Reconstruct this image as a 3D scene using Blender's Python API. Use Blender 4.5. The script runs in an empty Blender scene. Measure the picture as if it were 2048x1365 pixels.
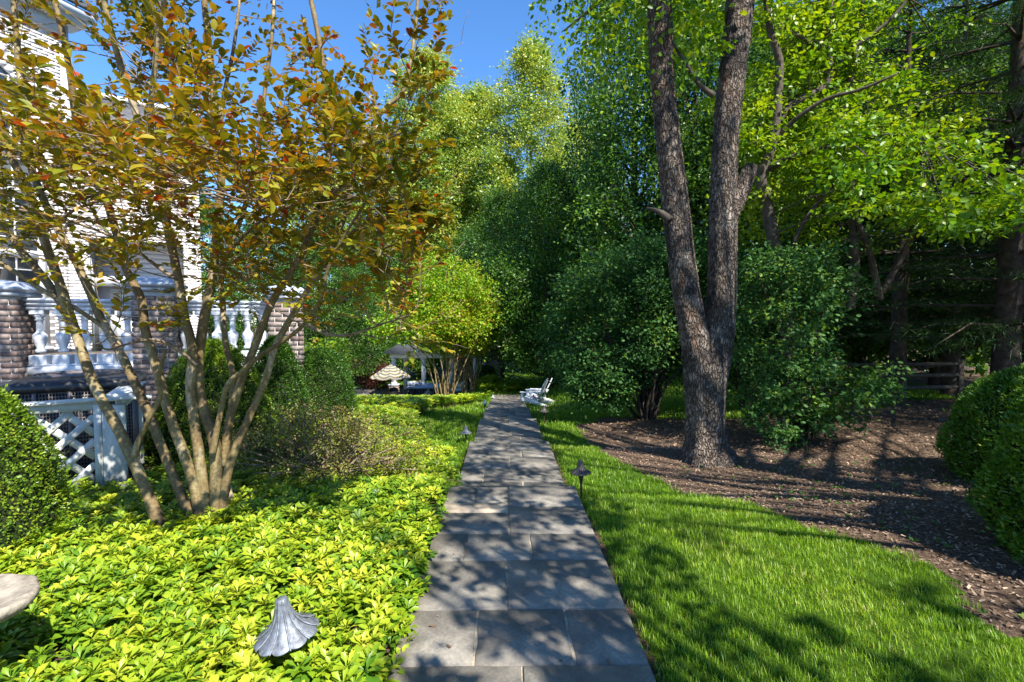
import bpy, math
import numpy as np
from mathutils import Matrix, Vector

R_ = math.radians
scene = bpy.context.scene
rng = np.random.default_rng(7)
PI = math.pi

# ------------------------------------------------------------------ camera, sky, sun, exposure
FPX = 967.1                      # 17 mm on a 36 mm sensor, in photograph pixels
CAM = np.array([0.0, 0.0, 1.65])
cam_d = bpy.data.cameras.new("camera")
cam_d.lens = 17.0
cam_d.sensor_width = 36.0
cam_d.clip_start = 0.05
cam_d.clip_end = 2000
cam = bpy.data.objects.new("camera", cam_d)
scene.collection.objects.link(cam)
cam.location = CAM
cam.rotation_euler = (R_(90 - 2.52), 0, R_(-0.83))
scene.camera = cam
CR = np.array(cam.rotation_euler.to_matrix())

SUN_AZ = np.array([0.60, -0.80])
SUN_EL = R_(50)
SUN = np.array([SUN_AZ[0] * math.cos(SUN_EL), SUN_AZ[1] * math.cos(SUN_EL), math.sin(SUN_EL)])
world = bpy.data.worlds.new("World")
scene.world = world
world.use_nodes = True
wn = world.node_tree
sky = wn.nodes.new("ShaderNodeTexSky")
sky.sky_type = 'NISHITA'
sky.sun_disc = False
sky.sun_elevation = SUN_EL
sky.sun_rotation = math.atan2(SUN_AZ[0], SUN_AZ[1])
sky.altitude = 100
sky.air_density = 1.0
sky.dust_density = 0.0
sky.ozone_density = 8.0
bg = wn.nodes["Background"]
bg.inputs[1].default_value = 0.125
hs = wn.nodes.new("ShaderNodeHueSaturation")
hs.inputs['Saturation'].default_value = 1.1
wn.links.new(sky.outputs[0], hs.inputs['Color'])
wn.links.new(hs.outputs[0], bg.inputs[0])
sun_d = bpy.data.lights.new("sun", 'SUN')
sun_d.energy = 5.0
sun_d.angle = R_(0.53)
sun_d.color = (1.0, 0.95, 0.86)
sun = bpy.data.objects.new("sun", sun_d)
scene.collection.objects.link(sun)
sun.rotation_euler = Vector((-SUN).tolist()).to_track_quat('-Z', 'Y').to_euler()
sun.location = (SUN * 30).tolist()
scene.view_settings.view_transform = 'Standard'
scene.view_settings.look = 'None'
scene.view_settings.gamma = 1.0
scene.view_settings.use_curve_mapping = False
scene.view_settings.exposure = 1.25
scene.cycles.use_denoising = True
scene.cycles.max_bounces = 8
scene.cycles.diffuse_bounces = 5
scene.cycles.glossy_bounces = 3
scene.cycles.transmission_bounces = 5
scene.cycles.sample_clamp_indirect = 8.0


# ------------------------------------------------------------------ helpers
def at(u, v, d):
    """The world point seen at photograph pixel (u, v), d metres ahead."""
    c = np.array([(u - 1024) / FPX, -(v - 682.5) / FPX, -1.0]) * d
    return CR @ c + CAM


def smooth01(t):
    t = np.clip(t, 0, 1)
    return t * t * (3 - 2 * t)


PY = [-40, 4.3, 5.2, 7.2, 8.1, 10.3, 11.0, 13.2, 14.0, 15.8, 18, 20, 23, 30, 60, 400]
PZ = [0.0, -0.01, -0.25, -0.28, -0.51, -0.56, -0.82, -0.9, -1.1, -1.3, -1.56, -1.8, -1.9, -2.1, -2.6, -3]
LY = [-40, 6, 9, 13, 18, 21, 27, 40, 400]
LZ = [0.0, -0.02, -0.25, -0.75, -1.55, -2.0, -3.42, -3.45, -3.6]
RY = [-40, 4, 6.6, 9, 14, 25, 60, 400]
RZ = [0.0, -0.03, -0.24, -0.40, -0.62, -1.0, -1.5, -2]


def zg(x, y):
    x = np.asarray(x, float)
    y = np.asarray(y, float)
    c = np.interp(y, PY, PZ)
    l = np.interp(y, LY, LZ)
    r = np.interp(y, RY, RZ)
    wl = smooth01((-x - 0.9) / 2.2)
    wr = smooth01((x - 1.4) / 3.5)
    z = c * (1 - wl) * (1 - wr) + l * wl + r * wr
    dip = smooth01((x + 0.62) / 0.08) * smooth01((0.75 - x) / 0.08) * (y < 21.9)
    return z - 0.03 - 0.09 * dip + 0.012 * np.sin(x * 1.7 + y * 0.6) * np.sin(y * 1.3 - x * 0.4)


def gp(u, v, off=0.0):
    """The ground point seen at pixel (u, v)."""
    c = CR @ np.array([(u - 1024) / FPX, -(v - 682.5) / FPX, -1.0])
    t0 = 0.5
    for t in np.arange(0.5, 90, 0.02):
        p = CAM + c * t
        if p[2] < zg(p[0], p[1]) + off:
            return p
    return CAM + c * 60


def link(o, parent=None):
    scene.collection.objects.link(o)
    if parent is not None:
        o.parent = parent
    return o


class MB:
    """Collects points, triangles and quads; build() links them as one mesh object."""

    def __init__(self):
        self.v, self.t, self.q, self.a, self.n = [], [], [], [], 0

    def add(self, V, tris=None, quads=None, tint=0.5):
        V = np.asarray(V, float).reshape(-1, 3)
        self.v.append(V)
        self.a.append(np.broadcast_to(np.asarray(tint, float), (len(V),)).copy())
        if tris is not None and len(tris):
            self.t.append(np.asarray(tris, np.int64).reshape(-1, 3) + self.n)
        if quads is not None and len(quads):
            self.q.append(np.asarray(quads, np.int64).reshape(-1, 4) + self.n)
        self.n += len(V)
        return self

    def mesh(self, name, mat, smooth=False):
        V = np.concatenate(self.v) if self.v else np.zeros((0, 3))
        T = np.concatenate(self.t) if self.t else np.zeros((0, 3), np.int64)
        Q = np.concatenate(self.q) if self.q else np.zeros((0, 4), np.int64)
        me = bpy.data.meshes.new(name)
        me.vertices.add(len(V))
        me.vertices.foreach_set("co", V.astype(np.float32).ravel())
        me.loops.add(T.size + Q.size)
        me.loops.foreach_set("vertex_index", np.concatenate([T.ravel(), Q.ravel()]).astype(np.int32))
        me.polygons.add(len(T) + len(Q))
        ls = np.concatenate([np.arange(len(T)) * 3, T.size + np.arange(len(Q)) * 4]).astype(np.int32)
        me.polygons.foreach_set("loop_start", ls)
        me.polygons.foreach_set("loop_total", np.concatenate([np.full(len(T), 3), np.full(len(Q), 4)]).astype(np.int32))
        if smooth:
            me.polygons.foreach_set("use_smooth", np.ones(len(T) + len(Q), bool))
        at_ = me.attributes.new("tint", 'FLOAT', 'POINT')
        at_.data.foreach_set("value", np.concatenate(self.a).astype(np.float32))
        me.materials.append(mat)
        me.update(calc_edges=True)
        return me

    def build(self, name, mat, parent=None, smooth=False):
        return link(bpy.data.objects.new(name, self.mesh(name, mat, smooth)), parent)

    # shapes ------------------------------------------------------
    def box(self, c, s, rz=0.0, M=None, tint=0.5, bevel=0.0):
        hx, hy, hz = s[0] / 2, s[1] / 2, s[2] / 2
        if bevel > 0:
            b = min(bevel, hx * 0.9, hy * 0.9, hz * 0.9)
            lay = [(hx - b, hy - b, -hz), (hx, hy, -hz + b), (hx, hy, hz - b), (hx - b, hy - b, hz)]
        else:
            lay = [(hx, hy, -hz), (hx, hy, hz)]
        V = []
        for (a, b_, z) in lay:
            V += [(-a, -b_, z), (a, -b_, z), (a, b_, z), (-a, b_, z)]
        Q = [(3, 2, 1, 0)]
        n = len(lay)
        for k in range(n - 1):
            o = 4 * k
            for i in range(4):
                j = (i + 1) % 4
                Q.append((o + i, o + j, o + 4 + j, o + 4 + i))
        o = 4 * (n - 1)
        Q.append((o, o + 1, o + 2, o + 3))
        V = np.array(V)
        if M is not None:
            V = V @ np.asarray(M).T
        elif rz:
            c_, s_ = math.cos(rz), math.sin(rz)
            V = V @ np.array([[c_, -s_, 0], [s_, c_, 0], [0, 0, 1]]).T
        return self.add(V + np.asarray(c, float), quads=Q, tint=tint)

    def bar(self, a, b, w, h, tint=0.5, up=(0, 0, 1), bevel=0.0):
        a, b = np.asarray(a, float), np.asarray(b, float)
        d = b - a
        L = np.linalg.norm(d)
        y = d / L
        up = np.asarray(up, float)
        if abs(y @ up) > 0.98:
            up = np.array([0, 1.0, 0])
        x = np.cross(y, up)
        x /= np.linalg.norm(x)
        z = np.cross(x, y)
        return self.box((a + b) / 2, (w, L, h), M=np.stack([x, y, z], 1), tint=tint, bevel=bevel)

    def lathe(self, prof, c=(0, 0, 0), n=20, tint=0.5, wob=None, cap=True):
        th = np.linspace(0, 2 * PI, n, endpoint=False)
        V = []
        for k, (r, z) in enumerate(prof):
            rr = np.full(n, r) if wob is None else wob(th, r, z)
            V.append(np.stack([rr * np.cos(th), rr * np.sin(th), np.full(n, z)], 1))
        V = np.concatenate(V)
        Q = []
        i = np.arange(n)
        j = (i + 1) % n
        for k in range(len(prof) - 1):
            Q.append(np.stack([k * n + i, k * n + j, (k + 1) * n + j, (k + 1) * n + i], 1))
        Q = np.concatenate(Q)
        T = []
        if cap:
            m = len(V)
            V = np.concatenate([V, [[0, 0, prof[0][1]], [0, 0, prof[-1][1]]]])
            o = (len(prof) - 1) * n
            T = np.concatenate([np.stack([np.full(n, m), j, i], 1), np.stack([np.full(n, m + 1), o + i, o + j], 1)])
        return self.add(V + np.asarray(c, float), tris=T, quads=Q, tint=tint)

    def tube(self, pts, rad, n=10, step=None, rough=0.0, tint=0.5, lobes=None, plates=0.0):
        P, r = spline(pts, rad, step)
        k = len(P)
        T = np.gradient(P, axis=0)
        T /= np.linalg.norm(T, axis=1, keepdims=True) + 1e-9
        up = np.array([0.0, 1.0, 0.0]) if abs(T[0][1]) < 0.8 else np.array([1.0, 0, 0])
        x = np.cross(up, T[0])
        x /= np.linalg.norm(x)
        th = np.linspace(0, 2 * PI, n, endpoint=False)
        V = np.zeros((k, n, 3))
        PL = np.zeros((k, n))
        if plates:                       # bark plates: raised cells with sunken furrows between them
            s = np.concatenate([[0], np.cumsum(np.linalg.norm(np.diff(P, axis=0), axis=1))])
            nc, cz = 24, 0.10
            nr_ = int(s[-1] / cz) + 3
            jt, jz, hh = rng.uniform(0, 1, (nr_, nc)), rng.uniform(0, 1, (nr_, nc)), rng.uniform(0.3, 1, (nr_, nc))
            a_, z_ = np.meshgrid(th / (2 * PI) * nc, s / cz)
            a_ = a_ + 0.35 * np.sin(z_ * 1.7) + 0.2 * np.sin(z_ * 4.1 + a_)
            f1, f2, hv = np.full(a_.shape, 9.0), np.full(a_.shape, 9.0), np.zeros(a_.shape)
            for dz in (-1, 0, 1):
                for da in (-1, 0, 1):
                    ci, cj = np.floor(z_).astype(int) + dz, np.floor(a_).astype(int) + da
                    w = (np.clip(ci, 0, nr_ - 1), cj % nc)
                    d_ = np.hypot(z_ - ci - jz[w], a_ - cj - jt[w])
                    nearer = d_ < f1
                    f2 = np.where(nearer, f1, np.minimum(f2, d_))
                    hv = np.where(nearer, hh[w], hv)
                    f1 = np.where(nearer, d_, f1)
            PL = plates * (np.clip((f2 - f1) * 3.0, 0, 1) * hv - 0.4)
        for i in range(k):
            x = x - T[i] * (x @ T[i])
            x /= np.linalg.norm(x)
            y = np.cross(T[i], x)
            rr = r[i] * np.ones(n)
            if lobes is not None:
                rr = rr * lobes(th, i / max(k - 1, 1))
            rr = rr + PL[i]
            if rough:
                rr = rr * (1 + rng.normal(0, rough, n))
            V[i] = P[i] + np.outer(np.cos(th) * rr, x) + np.outer(np.sin(th) * rr, y)
        V = V.reshape(-1, 3)
        i = np.arange(n)
        j = (i + 1) % n
        Q = np.concatenate([np.stack([a * n + i, a * n + j, (a + 1) * n + j, (a + 1) * n + i], 1) for a in range(k - 1)])
        m = len(V)
        V = np.concatenate([V, [P[-1] + T[-1] * r[-1] * 0.5]])
        o = (k - 1) * n
        return self.add(V, tris=np.stack([np.full(n, m), o + i, o + j], 1), quads=Q, tint=tint)

    def stamp(self, proto, pos, basis, scale, tint):
        """Many copies of a small shape: pos (n,3), basis (n,3,3 columns), scale (n,), tint (n,)."""
        PV, PT, PA = proto
        n, m = len(pos), len(PV)
        if n == 0:
            return self
        V = np.einsum('nij,mj->nmi', basis, PV) * np.asarray(scale)[:, None, None] + np.asarray(pos)[:, None, :]
        T = PT[None] + (np.arange(n) * m)[:, None, None]
        A = np.clip(np.asarray(tint)[:, None] + PA[None], 0, 1)
        self.v.append(V.reshape(-1, 3))
        self.a.append(A.ravel())
        self.t.append(T.reshape(-1, 3) + self.n)
        self.n += n * m
        return self


def spline(pts, rad, step=None):
    P = np.asarray(pts, float)
    r = np.asarray(rad, float) * np.ones(len(P))
    if step is None:
        return P, r
    E = np.concatenate([[2 * P[0] - P[1]], P, [2 * P[-1] - P[-2]]])
    oP, orr = [], []
    for i in range(len(P) - 1):
        a, b, c, d = E[i], E[i + 1], E[i + 2], E[i + 3]
        m = max(1, int(np.linalg.norm(c - b) / step))
        for t in np.arange(m) / m:
            oP.append(0.5 * (2 * b + (c - a) * t + (2 * a - 5 * b + 4 * c - d) * t * t + (3 * b - a - 3 * c + d) * t ** 3))
            orr.append(r[i] * (1 - t) + r[i + 1] * t)
    oP.append(P[-1])
    orr.append(r[-1])
    return np.array(oP), np.array(orr)


def frames(d, nrm):
    """Bases whose Y runs along d and whose Z leans to nrm."""
    y = d / (np.linalg.norm(d, axis=1, keepdims=True) + 1e-9)
    x = np.cross(y, nrm)
    x /= np.linalg.norm(x, axis=1, keepdims=True) + 1e-9
    z = np.cross(x, y)
    return np.stack([x, y, z], 2)


def thing(name, label, cat, loc=(0, 0, 0), rz=0.0, group=None):
    o = bpy.data.objects.new(name, None)
    o.empty_display_size = 0.2
    link(o)
    o.location = tuple(float(c) for c in loc)
    o.rotation_euler = (0, 0, rz)
    o['label'] = label
    o['category'] = cat
    if group:
        o['group'] = group
    return o


def tag(o, label=None, cat=None, group=None, kind=None):
    for k, v in (('label', label), ('category', cat), ('group', group), ('kind', kind)):
        if v:
            o[k] = v
    return o


def copy_tree(o, parent=None):
    c = o.copy()
    scene.collection.objects.link(c)
    c.parent = parent
    for ch in list(o.children):
        copy_tree(ch, c)
    return c


# ------------------------------------------------------------------ materials
def _mat(name):
    m = bpy.data.materials.new(name)
    m.use_nodes = True
    nt = m.node_tree
    return m, nt, nt.nodes["Principled BSDF"], nt.nodes["Material Output"]


def ramp(nt, fac, stops):
    r = nt.nodes.new("ShaderNodeValToRGB")
    e = r.color_ramp.elements
    while len(e) > 1:
        e.remove(e[-1])
    e[0].position = stops[0][0]
    e[0].color = (*stops[0][1], 1)
    for p, c in stops[1:]:
        k = e.new(p)
        k.color = (*c, 1)
    nt.links.new(fac, r.inputs[0])
    return r.outputs[0]


def noise(nt, scale, detail=4, rough=0.6, coord='Object', stretch=None):
    tc = nt.nodes.new("ShaderNodeTexCoord")
    n = nt.nodes.new("ShaderNodeTexNoise")
    n.inputs['Scale'].default_value = scale
    n.inputs['Detail'].default_value = detail
    n.inputs['Roughness'].default_value = rough
    if stretch:
        mp = nt.nodes.new("ShaderNodeMapping")
        mp.inputs['Scale'].default_value = stretch
        nt.links.new(tc.outputs[coord], mp.inputs[0])
        nt.links.new(mp.outputs[0], n.inputs[0])
    else:
        nt.links.new(tc.outputs[coord], n.inputs[0])
    return n.outputs[0]


def voro(nt, scale, stretch=None, feature='F1', coord='Object'):
    tc = nt.nodes.new("ShaderNodeTexCoord")
    n = nt.nodes.new("ShaderNodeTexVoronoi")
    n.feature = feature
    n.inputs['Scale'].default_value = scale
    if stretch:
        mp = nt.nodes.new("ShaderNodeMapping")
        mp.inputs['Scale'].default_value = stretch
        nt.links.new(tc.outputs[coord], mp.inputs[0])
        nt.links.new(mp.outputs[0], n.inputs[0])
    else:
        nt.links.new(tc.outputs[coord], n.inputs[0])
    return n.outputs['Distance']


def bump(nt, bsdf, h, strength=0.4, dist=0.01):
    b = nt.nodes.new("ShaderNodeBump")
    b.inputs['Strength'].default_value = strength
    b.inputs['Distance'].default_value = dist
    nt.links.new(h, b.inputs['Height'])
    nt.links.new(b.outputs[0], bsdf.inputs['Normal'])


def mixc(nt, fac, a, b, mode='MIX'):
    m = nt.nodes.new("ShaderNodeMix")
    m.data_type = 'RGBA'
    m.blend_type = mode
    for s, v in ((m.inputs[0], fac), (m.inputs[6], a), (m.inputs[7], b)):
        if hasattr(v, 'links') or hasattr(v, 'is_linked'):
            nt.links.new(v, s)
        elif isinstance(v, (int, float)):
            s.default_value = v
        else:
            s.default_value = (*v, 1)
    return m.outputs[2]


def leaf_mat(name, stops, trans=0.35, rough=0.45, spec=0.35, ttint=(1.25, 1.15, 0.5)):
    m, nt, b, out = _mat(name)
    a = nt.nodes.new("ShaderNodeAttribute")
    a.attribute_name = "tint"
    col = ramp(nt, a.outputs['Fac'], stops)
    nt.links.new(col, b.inputs['Base Color'])
    b.inputs['Roughness'].default_value = rough
    b.inputs['Specular IOR Level'].default_value = spec
    t = nt.nodes.new("ShaderNodeBsdfTranslucent")
    nt.links.new(mixc(nt, 1.0, col, ttint, 'MULTIPLY'), t.inputs[0])
    mx = nt.nodes.new("ShaderNodeMixShader")
    mx.inputs[0].default_value = trans
    nt.links.new(b.outputs[0], mx.inputs[1])
    nt.links.new(t.outputs[0], mx.inputs[2])
    nt.links.new(mx.outputs[0], out.inputs[0])
    return m


def plain(name, col, rough=0.6, spec=0.4, var=0.15, scale=8, bmp=0.0, bscale=60, metal=0.0, tinted=False):
    m, nt, b, out = _mat(name)
    lo = tuple(c * (1 - var) for c in col)
    hi = tuple(min(1, c * (1 + var)) for c in col)
    c = ramp(nt, noise(nt, scale), [(0.3, lo), (0.7, hi)])
    if tinted:
        oi = nt.nodes.new("ShaderNodeObjectInfo")
        a = nt.nodes.new("ShaderNodeAttribute")
        a.attribute_name = "tint"
        ad = nt.nodes.new("ShaderNodeMath")
        ad.operation = 'ADD'
        nt.links.new(oi.outputs['Random'], ad.inputs[0])
        nt.links.new(a.outputs['Fac'], ad.inputs[1])
        fr = nt.nodes.new("ShaderNodeMath")
        fr.operation = 'FRACT'
        nt.links.new(ad.outputs[0], fr.inputs[0])
        c = mixc(nt, 1.0, c, ramp(nt, fr.outputs[0], tinted), 'MULTIPLY')
    nt.links.new(c, b.inputs['Base Color'])
    b.inputs['Roughness'].default_value = rough
    b.inputs['Specular IOR Level'].default_value = spec
    b.inputs['Metallic'].default_value = metal
    if bmp:
        bump(nt, b, noise(nt, bscale, 6), bmp, 0.01)
    return m


def bark_mat(name, dark, mid, light, sc=26, stretch=(1, 1, 0.28), strength=1.0, dist=0.03, burn=None):
    m, nt, b, out = _mat(name)
    tc = nt.nodes.new("ShaderNodeTexCoord")
    wn_ = nt.nodes.new("ShaderNodeTexNoise")
    wn_.inputs['Scale'].default_value = 9
    wn_.inputs['Detail'].default_value = 4
    nt.links.new(tc.outputs['Object'], wn_.inputs[0])
    vm = nt.nodes.new("ShaderNodeVectorMath")
    vm.operation = 'MULTIPLY_ADD'
    vm.inputs[1].default_value = (0.09, 0.09, 0.16)
    nt.links.new(wn_.outputs['Color'], vm.inputs[0])
    nt.links.new(tc.outputs['Object'], vm.inputs[2])
    mp = nt.nodes.new("ShaderNodeMapping")
    mp.inputs['Scale'].default_value = stretch
    nt.links.new(vm.outputs[0], mp.inputs[0])
    vo = nt.nodes.new("ShaderNodeTexVoronoi")
    vo.feature = 'DISTANCE_TO_EDGE'
    vo.inputs['Scale'].default_value = sc
    nt.links.new(mp.outputs[0], vo.inputs[0])
    v = vo.outputs['Distance']
    n = noise(nt, 14, 6, 0.7, stretch=(1, 1, 0.4))
    big = noise(nt, 1.6, 3, 0.6)
    c = ramp(nt, n, [(0.25, dark), (0.5, mid), (0.75, light)])
    cr = ramp(nt, v, [(0.0, (0.3, 0.27, 0.25)), (0.14, (1, 1, 1))])
    c = mixc(nt, 0.9, c, cr, 'MULTIPLY')
    if burn:
        c = mixc(nt, ramp(nt, big, [(0.52, (0, 0, 0)), (0.6, (0.85, 0.85, 0.85))]), c, burn)
        c = mixc(nt, ramp(nt, noise(nt, 2.7, 4, 0.6), [(0.56, (0, 0, 0)), (0.64, (0.35, 0.35, 0.35))]), c, (0.45, 0.4, 0.33))
        c = mixc(nt, ramp(nt, noise(nt, 3.4, 5, 0.65, stretch=(1, 1, 0.5)), [(0.55, (0, 0, 0)), (0.68, (0.5, 0.5, 0.5))]), c, (0.2, 0.1, 0.055))
    nt.links.new(c, b.inputs['Base Color'])
    b.inputs['Roughness'].default_value = 0.9
    b.inputs['Specular IOR Level'].default_value = 0.15
    hr = ramp(nt, v, [(0.0, (0, 0, 0)), (0.22, (1, 1, 1))])
    h = mixc(nt, 0.45, hr, n, 'ADD')
    bump(nt, b, h, strength, dist)
    return m


M = {}
M['bark_dark'] = bark_mat("ridged bark", (0.075, 0.056, 0.045), (0.19, 0.152, 0.122), (0.4, 0.335, 0.28), sc=30, stretch=(1, 1, 0.26), dist=0.05, burn=(0.05, 0.042, 0.038))
M['bark_far'] = plain("brown bark", (0.06, 0.046, 0.036), 0.9, 0.1, 0.5, 9, 0.8, 20)
M['bark_mid'] = plain("grey brown bark", (0.085, 0.07, 0.055), 0.9, 0.15, 0.5, 9, 0.8, 24)
m, nt, b, out = _mat("mottled smooth bark")
c1 = ramp(nt, noise(nt, 5, 5, 0.65, stretch=(1, 1, 0.35)), [(0.3, (0.09, 0.058, 0.032)), (0.45, (0.19, 0.135, 0.065)), (0.55, (0.25, 0.2, 0.1)), (0.61, (0.4, 0.33, 0.23)), (0.68, (0.2, 0.12, 0.075)), (0.8, (0.14, 0.09, 0.055))])
c2 = ramp(nt, noise(nt, 46, 4, 0.7), [(0.38, (0.5, 0.45, 0.34)), (0.62, (1.1, 1.1, 1.05))])
nt.links.new(mixc(nt, 0.75, c1, c2, 'MULTIPLY'), b.inputs['Base Color'])
b.inputs['Roughness'].default_value = 0.7
b.inputs['Specular IOR Level'].default_value = 0.25
bump(nt, b, noise(nt, 38, 6, 0.7), 0.5, 0.008)
M['bark_smooth'] = m
M['twig'] = plain("grey twig", (0.2, 0.15, 0.1), 0.8, 0.2, 0.4, 12)
M['twig_dark'] = plain("dark twig", (0.06, 0.045, 0.03), 0.85, 0.2, 0.4, 12)

M['crape'] = leaf_mat("bronze young leaf", [(0.0, (0.07, 0.11, 0.008)), (0.3, (0.17, 0.19, 0.011)), (0.55, (0.32, 0.27, 0.014)), (0.76, (0.36, 0.2, 0.014)), (0.93, (0.27, 0.085, 0.012)), (1.0, (0.45, 0.06, 0.014))], 0.34, 0.42, 0.4, (1.3, 1.0, 0.4))
M['pachy'] = leaf_mat("ground cover leaf", [(0.0, (0.02, 0.065, 0.008)), (0.38, (0.07, 0.18, 0.012)), (0.66, (0.19, 0.31, 0.014)), (0.85, (0.33, 0.42, 0.02)), (1.0, (0.44, 0.47, 0.035))], 0.33, 0.4, 0.4, (1.3, 1.15, 0.4))
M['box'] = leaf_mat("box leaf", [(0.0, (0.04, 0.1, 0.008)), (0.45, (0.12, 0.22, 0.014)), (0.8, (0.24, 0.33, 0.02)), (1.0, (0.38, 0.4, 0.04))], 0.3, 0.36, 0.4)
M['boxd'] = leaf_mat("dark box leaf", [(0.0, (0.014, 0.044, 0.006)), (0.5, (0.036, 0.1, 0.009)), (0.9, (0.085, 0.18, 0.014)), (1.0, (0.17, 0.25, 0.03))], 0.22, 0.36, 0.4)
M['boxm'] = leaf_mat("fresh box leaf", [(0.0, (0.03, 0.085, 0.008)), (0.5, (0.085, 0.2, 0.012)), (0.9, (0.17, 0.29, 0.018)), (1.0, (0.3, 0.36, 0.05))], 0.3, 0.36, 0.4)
M['poplar'] = leaf_mat("pale tree leaf", [(0.0, (0.11, 0.2, 0.035)), (0.5, (0.25, 0.37, 0.05)), (0.85, (0.42, 0.5, 0.09)), (1.0, (0.52, 0.48, 0.07))], 0.42, 0.38, 0.55)
M['maple'] = leaf_mat("mid green tree leaf", [(0.0, (0.02, 0.066, 0.012)), (0.5, (0.05, 0.135, 0.016)), (1.0, (0.13, 0.25, 0.022))], 0.36, 0.42, 0.4)
M['cherry'] = leaf_mat("bright spring leaf", [(0.0, (0.055, 0.15, 0.008)), (0.5, (0.12, 0.26, 0.01)), (1.0, (0.3, 0.4, 0.014))], 0.42, 0.42, 0.4, (1.35, 1.2, 0.3))
M['viburnum'] = leaf_mat("deep green shrub leaf", [(0.0, (0.02, 0.065, 0.018)), (0.5, (0.04, 0.115, 0.026)), (0.9, (0.075, 0.18, 0.035)), (1.0, (0.15, 0.24, 0.03))], 0.32, 0.58, 0.22, (1.2, 1.2, 0.6))
M['lime'] = leaf_mat("yellow green leaf", [(0.0, (0.11, 0.25, 0.012)), (0.5, (0.22, 0.39, 0.018)), (0.93, (0.4, 0.48, 0.025)), (1.0, (0.42, 0.2, 0.06))], 0.45, 0.45, 0.35, (1.3, 1.1, 0.4))
M['red'] = leaf_mat("dark red leaf", [(0.0, (0.05, 0.018, 0.016)), (0.6, (0.12, 0.04, 0.03)), (1.0, (0.2, 0.09, 0.06))], 0.3)
M['needle'] = leaf_mat("pine needle", [(0.0, (0.012, 0.034, 0.01)), (0.6, (0.025, 0.07, 0.016)), (1.0, (0.05, 0.12, 0.02))], 0.15, 0.5, 0.3)
M['barb'] = leaf_mat("small brownish leaf", [(0.0, (0.09, 0.075, 0.03)), (0.3, (0.2, 0.17, 0.06)), (0.6, (0.22, 0.26, 0.035)), (0.88, (0.36, 0.37, 0.07)), (1.0, (0.32, 0.15, 0.07))], 0.3)
M['grass'] = leaf_mat("grass blade", [(0.0, (0.055, 0.15, 0.006)), (0.5, (0.17, 0.32, 0.012)), (0.85, (0.34, 0.47, 0.028)), (1.0, (0.5, 0.47, 0.16))], 0.36, 0.4, 0.4, (1.25, 1.15, 0.4))
M['chip'] = leaf_mat("wood chip", [(0.0, (0.07, 0.042, 0.028)), (0.5, (0.21, 0.14, 0.094)), (0.85, (0.43, 0.32, 0.225)), (1.0, (0.46, 0.35, 0.27))], 0.0, 0.85, 0.15)
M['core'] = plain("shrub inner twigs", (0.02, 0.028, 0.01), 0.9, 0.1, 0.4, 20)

m, nt, b, out = _mat("mulch soil")
nt.links.new(ramp(nt, noise(nt, 36, 8, 0.75), [(0.3, (0.05, 0.032, 0.022)), (0.52, (0.14, 0.094, 0.064)), (0.7, (0.28, 0.2, 0.142))]), b.inputs['Base Color'])
b.inputs['Roughness'].default_value = 0.95
b.inputs['Specular IOR Level'].default_value = 0.1
bump(nt, b, noise(nt, 60, 6, 0.8), 1.0, 0.03)
M['soil'] = m
m, nt, b, out = _mat("lawn turf")
c = ramp(nt, noise(nt, 90, 6, 0.8), [(0.3, (0.03, 0.06, 0.006)), (0.55, (0.08, 0.16, 0.01)), (0.75, (0.14, 0.24, 0.016))])
nt.links.new(c, b.inputs['Base Color'])
b.inputs['Roughness'].default_value = 0.9
b.inputs['Specular IOR Level'].default_value = 0.1
bump(nt, b, noise(nt, 120, 4, 0.8), 1.0, 0.03)
M['turf'] = m

m, nt, b, out = _mat("bluestone")
oi = nt.nodes.new("ShaderNodeObjectInfo")
base = ramp(nt, oi.outputs['Random'], [(0.0, (0.16, 0.145, 0.122)), (0.4, (0.19, 0.171, 0.143)), (0.75, (0.22, 0.199, 0.166)), (1.0, (0.165, 0.151, 0.13))])
n1 = ramp(nt, noise(nt, 3.2, 8, 0.68, stretch=(1, 1, 1)), [(0.3, (0.42, 0.42, 0.44)), (0.47, (0.85, 0.85, 0.86)), (0.58, (1.1, 1.1, 1.08)), (0.7, (1.75, 1.72, 1.66))])
n2 = ramp(nt, noise(nt, 55, 5, 0.75), [(0.3, (0.72, 0.72, 0.72)), (0.6, (1.04, 1.04, 1.04)), (0.72, (1.3, 1.3, 1.3))])
n3 = ramp(nt, voro(nt, 2.3, None, 'DISTANCE_TO_EDGE'), [(0.0, (0.62, 0.62, 0.62)), (0.006, (1, 1, 1))])
c = mixc(nt, 1.0, mixc(nt, 1.0, base, n1, 'MULTIPLY'), n2, 'MULTIPLY')
nt.links.new(c, b.inputs['Base Color'])
b.inputs['Roughness'].default_value = 0.62
b.inputs['Specular IOR Level'].default_value = 0.35
bump(nt, b, mixc(nt, 0.5, noise(nt, 9, 8, 0.7), noise(nt, 90, 4, 0.7), 'ADD'), 0.35, 0.012)
M['slate'] = m
M['slate_tan'] = plain("tan flagstone", (0.33, 0.27, 0.2), 0.7, 0.3, 0.3, 6, 0.35, 40)
M['mortar'] = plain("sandy mortar", (0.36, 0.3, 0.22), 0.9, 0.2, 0.4, 20, 0.6, 120)
M['white'] = plain("white paint", (0.74, 0.75, 0.77), 0.45, 0.4, 0.05, 5, 0.08, 50)
M['white_old_shade'] = plain("weathered and shaded white paint", (0.62, 0.63, 0.6), 0.6, 0.3, 0.14, 7, 0.2, 40)  # worn lattice paint; on the pavilion its dullness stands in for tree shade
M['siding'] = plain("pale grey siding paint", (0.5, 0.52, 0.56), 0.6, 0.3, 0.05, 3)
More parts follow.
